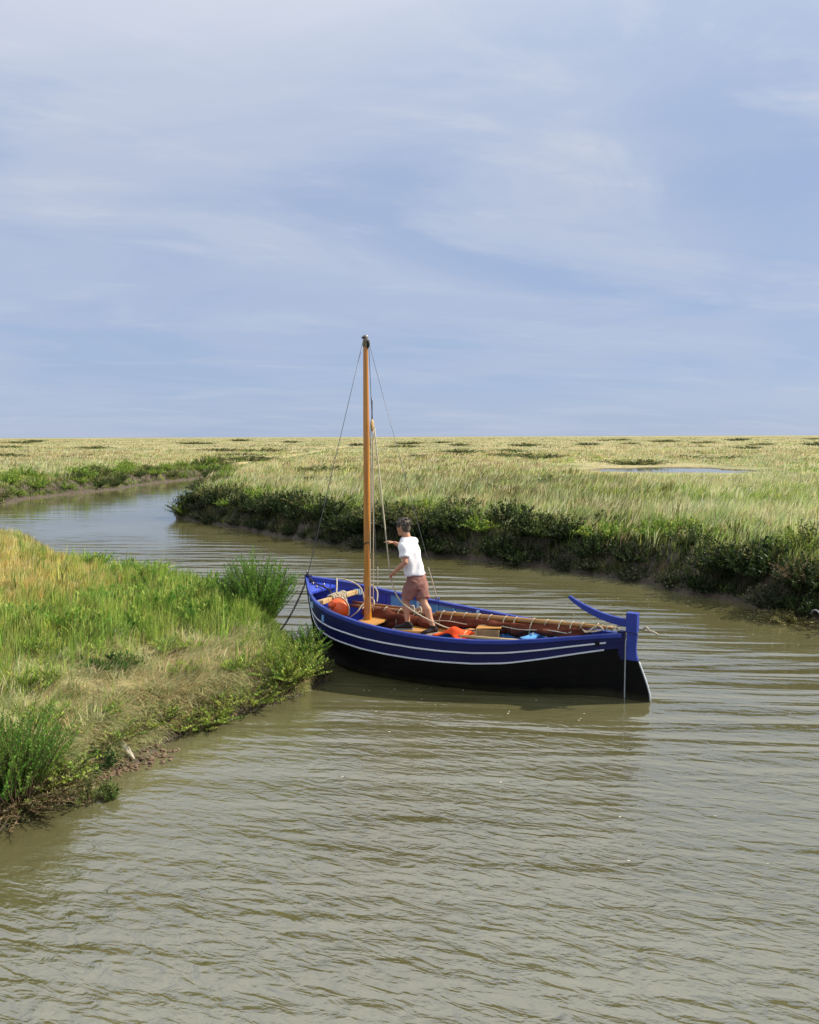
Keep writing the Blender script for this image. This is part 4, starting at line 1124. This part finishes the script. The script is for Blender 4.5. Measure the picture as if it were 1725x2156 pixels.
# mooring ropes over the bow
def rope(name, label, pts, r, m='rope', n=7):
    o_ = MB().tube(pts, r, n=n).build(name, m)
    return tag(o_, label, 'rope')
def spline(pts, k=6):
    P = [Vector(p) for p in pts]; o_ = []
    for i in range(len(P) - 1):
        p0, p1, p2, p3 = P[max(i - 1, 0)], P[i], P[i + 1], P[min(i + 2, len(P) - 1)]
        for j in range(k):
            t = j / k
            o_.append(0.5 * ((2 * p1) + (-p0 + p2) * t + (2 * p0 - 5 * p1 + 4 * p2 - p3) * t * t + (-p0 + 3 * p1 - 3 * p2 + p3) * t ** 3))
    return o_ + [P[-1]]
rope('mooring_rope', 'white rope running from the bow rail down to the coiled beam', spline([Wd(.10, -.36, 1.08), Wd(.18, -.25, 1.07), Wd(.27, -.12, 1.02), Wd(.33, -.02, .93)]), .011)
rope('mooring_rope', 'white rope draped over the far bow rail behind the orange buoy', spline([Wd(.12, -.36, 1.08), Wd(.26, -.42, 1.06), Wd(.42, -.50, .97), Wd(.50, -.50, .84), Wd(.56, -.46, .62)]), .011)
rope('mooring_rope', 'loop of white rope hanging behind the foot of the mast', spline([Wd(.30, -.56, 1.03), Wd(.50, -.66, .99), Wd(.68, -.62, .90), Wd(.74, -.52, .74)]), .011)
# rope coil hung round the fore beam
rc = empty('rope_coil', Wd(.36, 0.03, .87), BOAT_Z)
tag(rc, 'coil of cream rope wound round the fore beam above the buoy', 'rope')
for j in range(9):
    v = -.14 + j * .042
    pts = [Vector((0.060 * math.cos(a) * random.uniform(.9, 1.2), v + .012 * math.sin(a * 2) + random.uniform(-.006, .006), 0.005 + 0.058 * math.sin(a) * random.uniform(.9, 1.2))) for a in np.linspace(0, 6.28, 13)]
    MB().tube(pts + [pts[0]], .013, n=6, cap=False).build('turn', 'rope', rc)
for j in range(5):
    v = -.10 + j * .06
    MB().tube(spline([(0.06, v, 0), (0.085, v + .01, -.08), (0.07, v + .03, -.17 - .03 * (j % 2)), (0.05, v + .06, -.05)]), .012, n=6).build('hank', 'rope', rc)
# orange buoy
by = empty('mooring_buoy', Wd(.50, .18, .735), BOAT_Z)
tag(by, 'round orange plastic mooring buoy in the bow', 'buoy')
mb = MB(); secs = []; nb = 22
for t in np.linspace(-1, 1, 17):
    r = .165 * math.sqrt(max(1 - t * t, 0.004))
    secs.append([(r * math.cos(2 * math.pi * q / nb), r * math.sin(2 * math.pi * q / nb), .165 * t) for q in range(nb)])
mb.sections(secs, smooth=True); ball = mb.build('ball', 'orange_plastic', by)
ball.rotation_euler = (0.5, 0.5, 0)
mb = MB(); mb.tube([(0, 0, .14), (0, 0, .19), (0, 0, .215)], [.062, .050, .040], n=14); nk = mb.build('neck', 'orange_plastic', by); nk.rotation_euler = (0.9, -0.5, 0.3)
MB().tube([(.175 * math.cos(a), .03, .175 * math.sin(a)) for a in np.linspace(-.6, 2.6, 16)], .010, n=6).build('line', 'rope', by)
MB().tube(spline([(-.03, -.16, .06), (-.02, -.19, -.02), (0.0, -.175, -.10), (.02, -.165, -.15)]), .012, n=6).build('line', 'rope', by)
rope('loose_rope', 'white rope hanks lying between buoy and mast', spline([Wd(.60, -.30, .66), Wd(.66, -.36, .80), Wd(.76, -.34, .84), Wd(.84, -.28, .78), Wd(.80, -.24, .68), Wd(.70, -.28, .72), Wd(.66, -.22, .68)]), .013)
rope('loose_rope', 'pale rope from the buoy to the mast thwart', spline([Wd(.55, .05, .55), Wd(.72, .02, .68), Wd(.76, -.08, .78), Wd(.80, -.14, .80)]), .010)
rope('loose_rope', 'hank of cream rope hanging over the brown spar by the standing person', spline([Wd(1.42, -.28, .60), Wd(1.46, -.29, .77), Wd(1.52, -.30, .79), Wd(1.55, -.26, .66), Wd(1.58, -.28, .76), Wd(1.64, -.30, .78), Wd(1.66, -.24, .62), Wd(1.60, -.20, .58), Wd(1.5, -.16, .60)]), .014)
# chain over the bow to the bank
def chain(name, label, pts, pitch_=0.036, r=.0065):
    pts = [Vector(p) for p in pts]
    seg = [0.0]
    for i in range(1, len(pts)): seg.append(seg[-1] + (pts[i] - pts[i - 1]).length)
    mb = MB(); k = 0; s = 0.0
    while s < seg[-1] - pitch_:
        def at_(q):
            for i in range(1, len(pts)):
                if q <= seg[i]: return pts[i - 1].lerp(pts[i], (q - seg[i - 1]) / (seg[i] - seg[i - 1]))
            return pts[-1]
        p0, p1 = at_(s), at_(s + pitch_); t = (p1 - p0).normalized(); c = (p0 + p1) / 2
        a = t.orthogonal().normalized(); b = t.cross(a)
        d = a if k % 2 else b
        mb.tube([c + t * math.cos(q) * pitch_ * .68 + d * math.sin(q) * pitch_ * .36 for q in np.linspace(0, 6.283, 11)], r, n=5, cap=False)
        s += pitch_; k += 1
    return tag(mb.build(name, 'chain_iron'), label, 'chain')
a_, b_ = Wd(-.235, .02, 1.02), Vector((-2.02, 12.30, zt(-2.02, 12.30) + .12))
chain('mooring_chain', 'black mooring chain sagging from the bow to the green bush', sag(a_, b_, .07, 16))
chain('mooring_chain', 'black chain lying across the blue bow deck into the boat', spline([Wd(-.235, .02, 1.03), Wd(-.20, .0, 1.19), Wd(-.10, -.0, 1.07), Wd(.10, .02, 1.02), Wd(.24, .06, .99), Wd(.31, .10, .95), Wd(.33, .12, .85), Wd(.34, .16, .74)]), .034, .006)

# furled tan sail with its spars
sail = empty('furled_sail', Wd(2.3, -.2, .55), BOAT_Z)
tag(sail, 'furled red brown sail lashed to two wooden spars along the boat', 'sail')
def S(u, v, z): return L(u, v, z) - L(2.3, -.2, .55)
A0, A1 = (.40, -.28, .70), (2.02, -.30, .695)
B0, B1 = (1.90, -.30, .735), (4.58, -.02, .875)
MB().tube([S(*Vector(A0).lerp(Vector(A1), t)) for t in np.linspace(0, 1, 8)], [.028, .032, .035, .036, .036, .036, .035, .034], n=12).build('spar', 'spar_wood', sail)
MB().tube([S(*Vector(B0).lerp(Vector(B1), t)) for t in np.linspace(0, 1, 12)], [.034, .036, .038, .039, .039, .039, .038, .036, .034, .032, .028, .022], n=12).build('spar', 'bamboo', sail)
MB().tube([S(*Vector((.38, -.37, .735)).lerp(Vector((1.75, -.42, .715)), t)) for t in np.linspace(0, 1, 6)], .022, n=10).build('spar', 'spar_wood', sail)
# cloth bundle: a lumpy fold hanging under the spars
secs = []; NS = 90; NR = 22
for i in range(NS):
    t = i / (NS - 1); u = .62 + t * 3.72
    if u < 1.95: c0 = Vector(A0).lerp(Vector(A1), (u - A0[0]) / (A1[0] - A0[0]))
    else: c0 = Vector(B0).lerp(Vector(B1), (u - B0[0]) / (B1[0] - B0[0]))
    env = min(1, t / .06, (1 - t) / .12) ** .6
    hgt_ = (.095 if u > 1.9 else .14) * env * (1 + .16 * math.sin(u * 6.3 + 1) + .10 * math.sin(u * 14))
    wdt_ = (.12 if u > 1.9 else .14) * env * (1 + .16 * math.sin(u * 5.1) + .1 * math.sin(u * 17 + 2))
    tie = 1 - .22 * max(0, math.cos((u - 2.02) / .36 * 2 * math.pi)) ** 8
    ring = []
    for k in range(NR):
        an = 2 * math.pi * k / NR
        rr = 1 + .13 * math.sin(3 * an + u * 4) + .09 * math.sin(5 * an - u * 7 + 1) + .06 * math.sin(9 * an + u * 19)
        ring.append(S(u, c0.y + .02 + wdt_ * tie * rr * math.cos(an), c0.z - .045 - hgt_ * .62 * tie + hgt_ * tie * rr * math.sin(an) * .92))
    secs.append(ring)
MB().sections(secs, smooth=True).build('cloth', 'tan_sail', sail)
for u in (.78, 1.05, 1.30, 1.62, 2.02, 2.2, 2.4, 2.62, 2.8, 3.04, 3.2, 3.46, 3.66, 3.86, 4.02, 4.16, 4.36):
    if u < 1.95: c0 = Vector(A0).lerp(Vector(A1), (u - A0[0]) / (A1[0] - A0[0]))
    else: c0 = Vector(B0).lerp(Vector(B1), (u - B0[0]) / (B1[0] - B0[0]))
    big = (int(u * 100) % 3 != 0) and u < 4.1
    lo = (.19 if u > 1.9 else .235) if big else .045
    pts = []
    for a in np.linspace(0, 6.283, 15):
        ct, st_ = math.cos(a), math.sin(a)
        zz_ = c0.z + (.046 * st_ if st_ > 0 else lo * st_)
        pts.append(S(u + .02 * st_, c0.y + .02 + (.05 if st_ > 0 else .05 + (.125 if big else 0) * -st_) * ct, zz_))
    MB().tube(pts, .0075, n=6, cap=False).build('sail_tie', 'rope', sail)
MB().tube([S(u, Vector(B0).lerp(Vector(B1), (u - B0[0]) / (B1[0] - B0[0])).y + .135, Vector(B0).lerp(Vector(B1), (u - B0[0]) / (B1[0] - B0[0])).z - .085 - .012 * math.sin(u * 8)) for u in np.linspace(1.55, 4.0, 40)], .008, n=6).build('reef_line', 'rope', sail)
wr = [S(4.42 + .055 * j / 3, -.02 + .035 * math.cos(j * 1.5), .865 + .035 * math.sin(j * 1.5)) for j in range(14)]
MB().tube(wr, .009, n=6).build('end_lashing', 'rope', sail)
rope('stern_rope', 'knotted rope end trailing past the blue rudder head', spline([Wd(4.50, -.03, .87), Wd(4.62, -.07, .90), Wd(4.80, -.10, .90), Wd(4.93, -.06, .89), Wd(4.98, -.03, .93), Wd(5.02, -.05, .88), Wd(4.98, -.08, .87), Wd(5.06, -.04, .88), Wd(5.12, -.05, .85)]), .013)
rope('stern_rope', 'tangle of pale rope on the stern under the tiller', spline([Wd(4.02, .05, .76), Wd(4.14, -.04, .82), Wd(4.26, .06, .80), Wd(4.36, -.02, .88), Wd(4.46, .05, .86), Wd(4.34, .07, .82), Wd(4.22, .0, .80)]), .011)

# loose gear amidships
bx = empty('plywood_box', Wd(2.86, -.02, .545), BOAT_Z + 0.25)
tag(bx, 'open plywood box with a slanting lid amidships', 'box')
def lb(name, c, s, m, rot=None): return MB().box(c, s, rot).build(name, m, bx, bevel=0.003)
lb('base', (0, 0, .006), (.30, .22, .012), 'ply_wood')
lb('side', (0, -.105, .075), (.30, .012, .125), 'ply_wood'); lb('side', (0, .105, .075), (.30, .012, .125), 'ply_wood')
lb('end', (-.145, 0, .075), (.012, .197, .125), 'ply_wood'); lb('end', (.145, 0, .075), (.012, .197, .125), 'ply_wood')
lb('lid', (.01, .01, .152), (.34, .25, .014), 'plank_wood', Matrix.Rotation(-.07, 3, 'Y'))
lb('corner_post', (-.152, -.113, .07), (.02, .02, .14), 'pale_wood'); lb('corner_post', (.152, -.113, .07), (.02, .02, .14), 'pale_wood')

def lumpy(nx, ny, sx, sy, hgt_, seed, thick=.012):
    """a crumpled sheet with thickness"""
    g = np.random.default_rng(seed); ph = g.uniform(0, 6.28, 12); fr = g.uniform(8, 26, 12); dr = g.uniform(0, 6.28, 12)
    top = []
    for j in range(ny):
        for i in range(nx):
            a, b = i / (nx - 1) * 2 - 1, j / (ny - 1) * 2 - 1
            x = a * sx * (1 + .12 * math.sin(b * 4 + ph[0])); y = b * sy * (1 + .14 * math.sin(a * 5 + ph[1]))
            fo = max(0, 1 - (a * a + b * b) * .62)
            z = hgt_ * fo * (.55 + .45 * sum(math.sin(fr[k] * (x * math.cos(dr[k]) + y * math.sin(dr[k])) + ph[k]) for k in range(8)) / 2.6)
            top.append(Vector((x, y, max(z, 0) + thick)))
    n = nx * ny; vs_ = top + [Vector((p.x, p.y, p.z - thick)) for p in top]; fs = []
    for j in range(ny - 1):
        for i in range(nx - 1):
            q = j * nx + i
            fs.append((q, q + 1, q + nx + 1, q + nx)); fs.append((n + q, n + q + nx, n + q + nx + 1, n + q + 1))
    rim = [i for i in range(nx)] + [j * nx + nx - 1 for j in range(1, ny)] + [(ny - 1) * nx + i for i in range(nx - 2, -1, -1)] + [j * nx for j in range(ny - 2, 0, -1)]
    for a, b in zip(rim, rim[1:] + rim[:1]): fs.append((a, a + n, b + n, b))
    return MB().add(vs_, fs, smooth=True)
lj = empty('life_jacket', Wd(2.42, .10, .545), BOAT_Z - 0.15)
tag(lj, 'crumpled orange life jacket on the middle thwart', 'life jacket')
lumpy(30, 24, .25, .17, .15, 5).build('body', 'orange_cloth', lj)
MB().tube(spline([(-.08, -.04, .06), (.02, .03, .08), (.12, .03, .06), (.20, -.02, .03)]), .034, n=8, flat=.5).build('collar', 'orange_cloth', lj)
MB().tube(spline([(.10, .10, .07), (.16, .02, .09), (.175, -.08, .05), (.18, -.16, .02)]), .010, n=6, flat=.5).build('strap', 'pale_wood', lj)
bb = MB().box((0, 0, 0), (.34, .20, .02)).build('loose_board', 'pale_wood', None, bevel=0.004)
bb.location = Wd(2.66, .04, .585); bb.rotation_euler = (0.10, -0.10, BOAT_Z + 0.2); tag(bb, 'pale loose board between the life jacket and the plywood box', 'board')
cl = lumpy(18, 14, .12, .08, .09, 9).build('blue_cloth', 'sky_paint'); cl.location = Wd(2.55, -.16, .55); cl.rotation_euler = (0, 0, BOAT_Z)
tag(cl, 'crumpled blue and white cloth behind the life jacket', 'cloth')
db = MB().box((0, 0, 0), (.44, .19, .022)).build('loose_board', 'plank_wood', None, bevel=0.004)
db.location = Wd(1.70, .20, .560); db.rotation_euler = (0, 0, BOAT_Z + 0.12); tag(db, 'orange varnished board under the feet of the standing person', 'board')
oar = empty('oar', Wd(3.0, .25, .58), BOAT_Z - .05)
tag(oar, 'blue painted oar laid along the near side of the stern', 'oar')
MB().tube([(-.55, 0, .0), (0, 0, .03), (.45, 0, .06)], [.02, .021, .018], n=8).build('shaft', 'pale_wood', oar)
MB().sections([[(x, -w_, z), (x, w_, z), (x, w_ * .9, z + .014), (x, -w_ * .9, z + .014)] for x, w_, z in ((.42, .02, .055), (.55, .055, .06), (.8, .07, .07), (.95, .06, .075))]).build('blade', 'sky_paint', oar)
# ------------------------------------------------------------------ person
def lathe_chain(mb, pts, n=14):
    """pts: (centre, rx, ry, side axis, front axis); an oval section at each"""
    secs = []
    for c, rx, ry, sx_, fx_ in pts:
        secs.append([c + sx_ * (rx * math.cos(2 * math.pi * k / n)) + fx_ * (ry * math.sin(2 * math.pi * k / n)) for k in range(n)])
    mb.sections(secs, smooth=True)
def limb(mb, pts, rs, n=12): mb.tube(pts, rs, n=n)
def remesh(name, mb, m, parent, voxel, smooth_it=4, disp=None):
    me = bpy.data.meshes.new(name); me.from_pydata(mb.v, [], mb.f)
    bm = bmesh.new(); bm.from_mesh(me); bmesh.ops.recalc_face_normals(bm, faces=bm.faces); bm.to_mesh(me); bm.free()
    o_ = bpy.data.objects.new('tmp_' + name, me); COL.objects.link(o_)
    md = o_.modifiers.new('r', 'REMESH'); md.mode = 'VOXEL'; md.voxel_size = voxel; md.use_smooth_shade = True
    if smooth_it:
        ms = o_.modifiers.new('s', 'SMOOTH'); ms.iterations = smooth_it; ms.factor = 0.5
    dg = bpy.context.evaluated_depsgraph_get()
    me2 = bpy.data.meshes.new_from_object(o_.evaluated_get(dg), depsgraph=dg)
    bpy.data.objects.remove(o_)
    me2.name = name
    if disp:
        cos_ = [v.co.copy() for v in me2.vertices]; nrm_ = [v.normal.copy() for v in me2.vertices]
        me2.vertices.foreach_set('co', [x for c_, n_ in zip(cos_, nrm_) for x in disp(c_, n_)])
    me2.materials.clear(); me2.materials.append(MATS[m])
    me2.polygons.foreach_set('use_smooth', np.ones(len(me2.polygons), bool))
    me2.update()
    return link(bpy.data.objects.new(name, me2), parent)
def point(u, v): return Vector(v)
fwd = Vector((-0.82, 0.57, 0)).normalized(); lft = Vector((-fwd.y, fwd.x, 0)); upv = Vector((0, 0, 1))
PB = Vector((0.10, 11.50, 0.0))                       # point under the hips
def W3(f, l_, z): return PB + fwd * f + lft * l_ + upv * z
def TR(z):
    z = z + .025
    return W3(float(np.interp(z, [1.10, 1.27, 1.37, 1.67, 1.87, 2.0], [-.012, 0, .026, .11, .17, .22])), 0, z)
# joints
L_hip, R_hip = Vector((0.055, 11.44, 1.255)), Vector((0.145, 11.56, 1.255))
L_ank, R_ank = Vector((-0.03, 11.42, .668)), Vector((0.325, 11.29, .640))
L_knee, R_knee = Vector((-0.062, 11.46, .978)), Vector((0.195, 11.42, .960))
headc = Vector((-0.088, 11.63, 2.006))
L_sh, R_sh = Vector((-0.098, 11.43, 1.795)), Vector((0.088, 11.72, 1.79))
L_el = Vector((-0.065, 11.33, 1.543)); L_wr = Vector((-0.206, 11.38, 1.411)); L_ha = Vector((-0.247, 11.40, 1.368))
R_el = Vector((-0.10, 11.87, 1.690)); R_wr = Vector((-0.225, 11.92, 1.745)); R_ha = Vector((-0.297, 11.94, 1.757))
person = empty('person', (PB.x, PB.y, 0.545))
tag(person, 'person in a white t-shirt and brown shorts standing in the boat hauling a rope', 'person')
def tow(v): return v - Vector((PB.x, PB.y, 0.545))
def hand(mb, wrist, knuck, palm_n, curl, thumb_side, k=1.0):
    """palm, four unequal bent fingers and a thumb leaving the side of the palm"""
    d = (knuck - wrist).normalized(); pn = (palm_n - d * palm_n.dot(d)).normalized(); s = d.cross(pn).normalized()
    lathe_chain(mb, [(wrist, .024 * k, .019 * k, s, pn), (wrist.lerp(knuck, .4), .036 * k, .016 * k, s, pn), (knuck, .040 * k, .015 * k, s, pn), (knuck + d * .008, .036 * k, .011 * k, s, pn)], 12)
    for i, (o_, ln) in enumerate(((-.030, .070), (-.010, .080), (.010, .075), (.029, .060))):
        p = knuck + s * o_ * k * thumb_side
        pts = [p - d * .012]; a = curl * .35; q = p
        pts.append(q)
        for seg in (.42, .33, .25):
            dd = d * math.cos(a) + pn * math.sin(a)
            q = q + dd * ln * seg * k; pts.append(q); a += curl
        mb.tube(pts, [.0095 * k, .0095 * k, .009 * k, .0085 * k, .007 * k], n=8)
    b = wrist.lerp(knuck, .35) - s * .030 * k * thumb_side
    t1 = b - s * .022 * k * thumb_side + d * .026 * k + pn * .012; t2 = t1 + d * .030 * k + pn * .016 * k + s * .006 * thumb_side
    mb.tube([b, t1, t2], [.013 * k, .011 * k, .008 * k], n=8)
mb = MB()
# trunk under the clothes, neck
lean_f = (fwd + upv * 0.25).normalized()
lathe_chain(mb, [(tow(TR(1.14)), .12, .09, lft, fwd), (tow(TR(1.28)), .145, .105, lft, fwd), (tow(TR(1.43)), .13, .092, lft, fwd), (tow(TR(1.62)), .155, .105, lft, fwd), (tow(TR(1.75)), .165, .085, lft, fwd), (tow(TR(1.82)), .075, .06, lft, fwd)], 18)
limb(mb, [tow(TR(1.79)), tow(TR(1.86)), tow(TR(1.93))], [.062, .056, .056])
# head: skull, jaw, brow, nose, ears
hd = (fwd * 0.98 + lft * 0.04 - upv * 0.14).normalized(); hs = hd.cross(upv).normalized() * -1; hu = hs.cross(hd).normalized() * -1
if hu.z < 0: hu = -hu
hc = tow(headc)
lathe_chain(mb, [(hc + hu * a + hd * f, rx, ry, hs, hd) for a, f, rx, ry in ((-.118, .045, .022, .030), (-.105, .042, .045, .050), (-.07, .022, .060, .074), (-.02, .004, .070, .088), (.03, -.004, .075, .096), (.075, -.006, .066, .084), (.105, -.008, .040, .052), (.116, -.008, .012, .016))], 18)
mb.tube([hc + hd * .084 + hu * .022, hc + hd * .100 - hu * .005, hc + hd * .108 - hu * .026, hc + hd * .090 - hu * .034], [.008, .010, .013, .012], n=8)
mb.tube([hc + hd * .078 - hu * .060 - hs * .022, hc + hd * .088 - hu * .058, hc + hd * .078 - hu * .060 + hs * .022], [.006, .009, .006], n=6)
mb.tube([hc + hd * .078 + hu * .030 - hs * .040, hc + hd * .088 + hu * .032, hc + hd * .078 + hu * .030 + hs * .040], [.008, .010, .008], n=6)
for s_ in (1, -1):
    e = hc + hs * .072 * s_ - hd * .008
    mb.tube([e - hu * .034, e - hu * .010 + hs * .008 * s_, e + hu * .018 + hs * .012 * s_, e + hu * .030 + hs * .004 * s_], [.008, .013, .015, .007], n=8, flat=.8)
# arms
limb(mb, [tow(L_sh), tow(L_sh.lerp(L_el, .5)), tow(L_el), tow(L_el.lerp(L_wr, .3)), tow(L_wr)], [.055, .047, .040, .040, .026])
limb(mb, [tow(R_sh), tow(R_sh.lerp(R_el, .5)), tow(R_el), tow(R_el.lerp(R_wr, .3)), tow(R_wr)], [.055, .047, .040, .039, .026])
hand(mb, tow(L_wr), tow(L_wr + (L_ha - L_wr).normalized() * .085), (-upv * .55 - fwd * .8), 1.05, 1)
hand(mb, tow(R_wr), tow(R_wr + (R_ha - R_wr).normalized() * .085), (-upv), .35, -1)
# legs
for hj, kj, aj in ((L_hip, L_knee, L_ank), (R_hip, R_knee, R_ank)):
    calf = kj.lerp(aj, .30) - fwd * .018
    limb(mb, [tow(hj), tow(hj.lerp(kj, .5)), tow(kj.lerp(hj, .08)), tow(kj.lerp(aj, .08)), tow(calf), tow(kj.lerp(aj, .65)), tow(aj), tow(aj - upv * .05)], [.088, .078, .058, .054, .058, .044, .034, .034])
remesh('body', mb, 'skin', person, .0075, 3)
# eyes and brows sit on the face
for s_ in (1, -1):
    bmv = bmesh.new(); bmesh.ops.create_uvsphere(bmv, u_segments=10, v_segments=8, radius=.011)
    m2 = bpy.data.meshes.new('eye'); bmv.to_mesh(m2); bmv.free(); m2.materials.append(MATS['sole'])
    eo = link(bpy.data.objects.new('eye', m2), person); eo.location = hc + hd * .076 + hu * .010 + hs * .030 * s_
    MB().tube([hc + hd * .0885 + hu * .034 + hs * .014 * s_, hc + hd * .080 + hu * .037 + hs * .045 * s_], .005, n=6).build('eyebrow', 'hair', person)
# hair: short tousled cap with tufts
mb = MB()
lathe_chain(mb, [(hc + hu * a + hd * f, rx, ry, hs, hd) for a, f, rx, ry in ((-.085, -.050, .030, .030), (-.06, -.046, .060, .050), (-.02, -.040, .080, .066), (.03, -.022, .086, .090), (.075, -.008, .080, .098), (.112, -.004, .060, .074), (.132, -.006, .024, .034))], 18)
g_ = np.random.default_rng(3)
for i in range(120):
    a = g_.uniform(0, 6.28); e_ = g_.uniform(-.15, 1.5)
    dr_ = hs * (math.cos(a) * math.cos(e_)) + hd * (math.sin(a) * math.cos(e_)) + hu * math.sin(e_)
    if dr_.dot(hd) > .55 and dr_.dot(hu) < .35: continue
    p = hc + hu * .025 - hd * .012 + dr_ * .082 + hd * .02 * dr_.dot(hd)
    tip_ = p + dr_ * g_.uniform(.012, .035) + hu * g_.uniform(-.006, .014) + hs * g_.normal(0, .016) + hd * g_.normal(0, .014)
    mb.tube([p - dr_ * .02, p.lerp(tip_, .5) + hu * .006, tip_], [.015, .012, .005], n=6)
remesh('hair', mb, 'hair', person, .006, 1)
# t-shirt
mb = MB()
lathe_chain(mb, [(tow(TR(1.325)), .168, .128, lft, fwd), (tow(TR(1.39)), .162, .122, lft, fwd), (tow(TR(1.52)), .160, .122, lft, fwd), (tow(TR(1.64)), .176, .124, lft, fwd), (tow(TR(1.74)), .186, .108, lft, fwd), (tow(TR(1.805)), .130, .085, lft, fwd), (tow(TR(1.838)), .078, .068, lft, fwd)], 24)
for sh, el in ((L_sh, L_el), (R_sh, R_el)):
    d = (el - sh)
    limb(mb, [tow(sh - d * .05), tow(sh + d * .10), tow(sh + d * .40), tow(sh + d * .72)], [.050, .064, .068, .073], n=16)
def shirt_fold(c, nrm):
    l_ = c.dot(lft); f_ = c.dot(fwd); z = c.z
    w_ = max(0, min(1, (1.30 - z) / .5)) if z < 1.3 else 0
    k_ = .0085 * math.sin(l_ * 30 + f_ * 18 + z * 8 + 2 * math.sin(z * 9)) * (0.4 + 0.9 * w_) + .005 * math.sin(z * 34 + l_ * 20 + 3 * math.sin(l_ * 14)) + .010 * (mnoise.noise(c * 6)) + .008
    return c + nrm * k_
remesh('t_shirt', mb, 'shirt', person, .0085, 7, shirt_fold)
# shorts
mb = MB()
lathe_chain(mb, [(tow(TR(1.12)), .145, .118, lft, fwd), (tow(TR(1.20)), .160, .130, lft, fwd), (tow(TR(1.28)), .156, .122, lft, fwd), (tow(TR(1.36)), .146, .110, lft, fwd)], 22)
for hj, kj in ((L_hip, L_knee), (R_hip, R_knee)):
    d = kj - hj
    limb(mb, [tow(hj - d * .1), tow(hj + d * .2), tow(hj + d * .6), tow(hj + d * .86)], [.098, .106, .100, .098], n=18)
def short_fold(c, nrm):
    return c + nrm * (.010 * mnoise.noise(c * 11) + .005 * math.sin(c.z * 46 + c.dot(lft) * 30))
remesh('shorts', mb, 'shorts', person, .0085, 3, short_fold)
# shoes
def shoe(ank, heading, pitch_, name='shoe'):
    d = heading.normalized(); s = d.cross(upv).normalized(); tilt = Matrix.Rotation(pitch_, 3, s)
    d2 = tilt @ d; u2 = s.cross(d2).normalized()
    if u2.z < 0: u2 = -u2
    o0 = tow(ank) - u2 * .055
    mb = MB()
    lathe_chain(mb, [(o0 + d2 * x + u2 * z, rx, rz_, s, u2) for x, z, rx, rz_ in ((-.075, .0, .012, .015), (-.066, .008, .032, .036), (-.03, .020, .038, .052), (.03, .014, .040, .046), (.09, .0, .046, .032), (.145, -.006, .046, .026), (.185, -.010, .030, .019), (.198, -.012, .010, .010))], 16)
    limb(mb, [o0 + u2 * .01, o0 + u2 * .075], [.044, .045])
    up_ = remesh('shoe', mb, 'shoe', person, .0075, 2)
    mb = MB(); secs = []
    for x, w_ in ((-.084, .012), (-.074, .033), (-.03, .040), (.04, .040), (.10, .049), (.155, .048), (.192, .032), (.207, .010)):
        secs.append([o0 + d2 * x + s * w_ * .9 - u2 * .024, o0 + d2 * x - s * w_ * .9 - u2 * .024, o0 + d2 * x - s * w_ * .98 - u2 * .040, o0 + d2 * x + s * w_ * .98 - u2 * .040])
    mb.sections(secs).build('sole', 'sole', up_)
shoe(L_ank, Vector((-1, .15, 0)), 0.0)
shoe(R_ank, Vector((-.86, -.50, 0)), 0.0)

# rope through the hands
rope('hauling_rope', 'cream rope held by the standing person, running up to the mast block', sag(Wd(1.045, .0, 3.42), L_wr + (L_ha - L_wr).normalized() * .10 - upv * .02, 0.01, 12), .0105)
p_h = L_wr + (L_ha - L_wr).normalized() * .10 - upv * .02
rope('hauling_rope', 'cream rope falling from the hand across the thwart to the orange life jacket', spline([p_h, Wd(1.62, .30, 1.02), Wd(1.92, .26, .82), Wd(2.24, .14, .665), Wd(2.36, .12, .645)]), .0105)
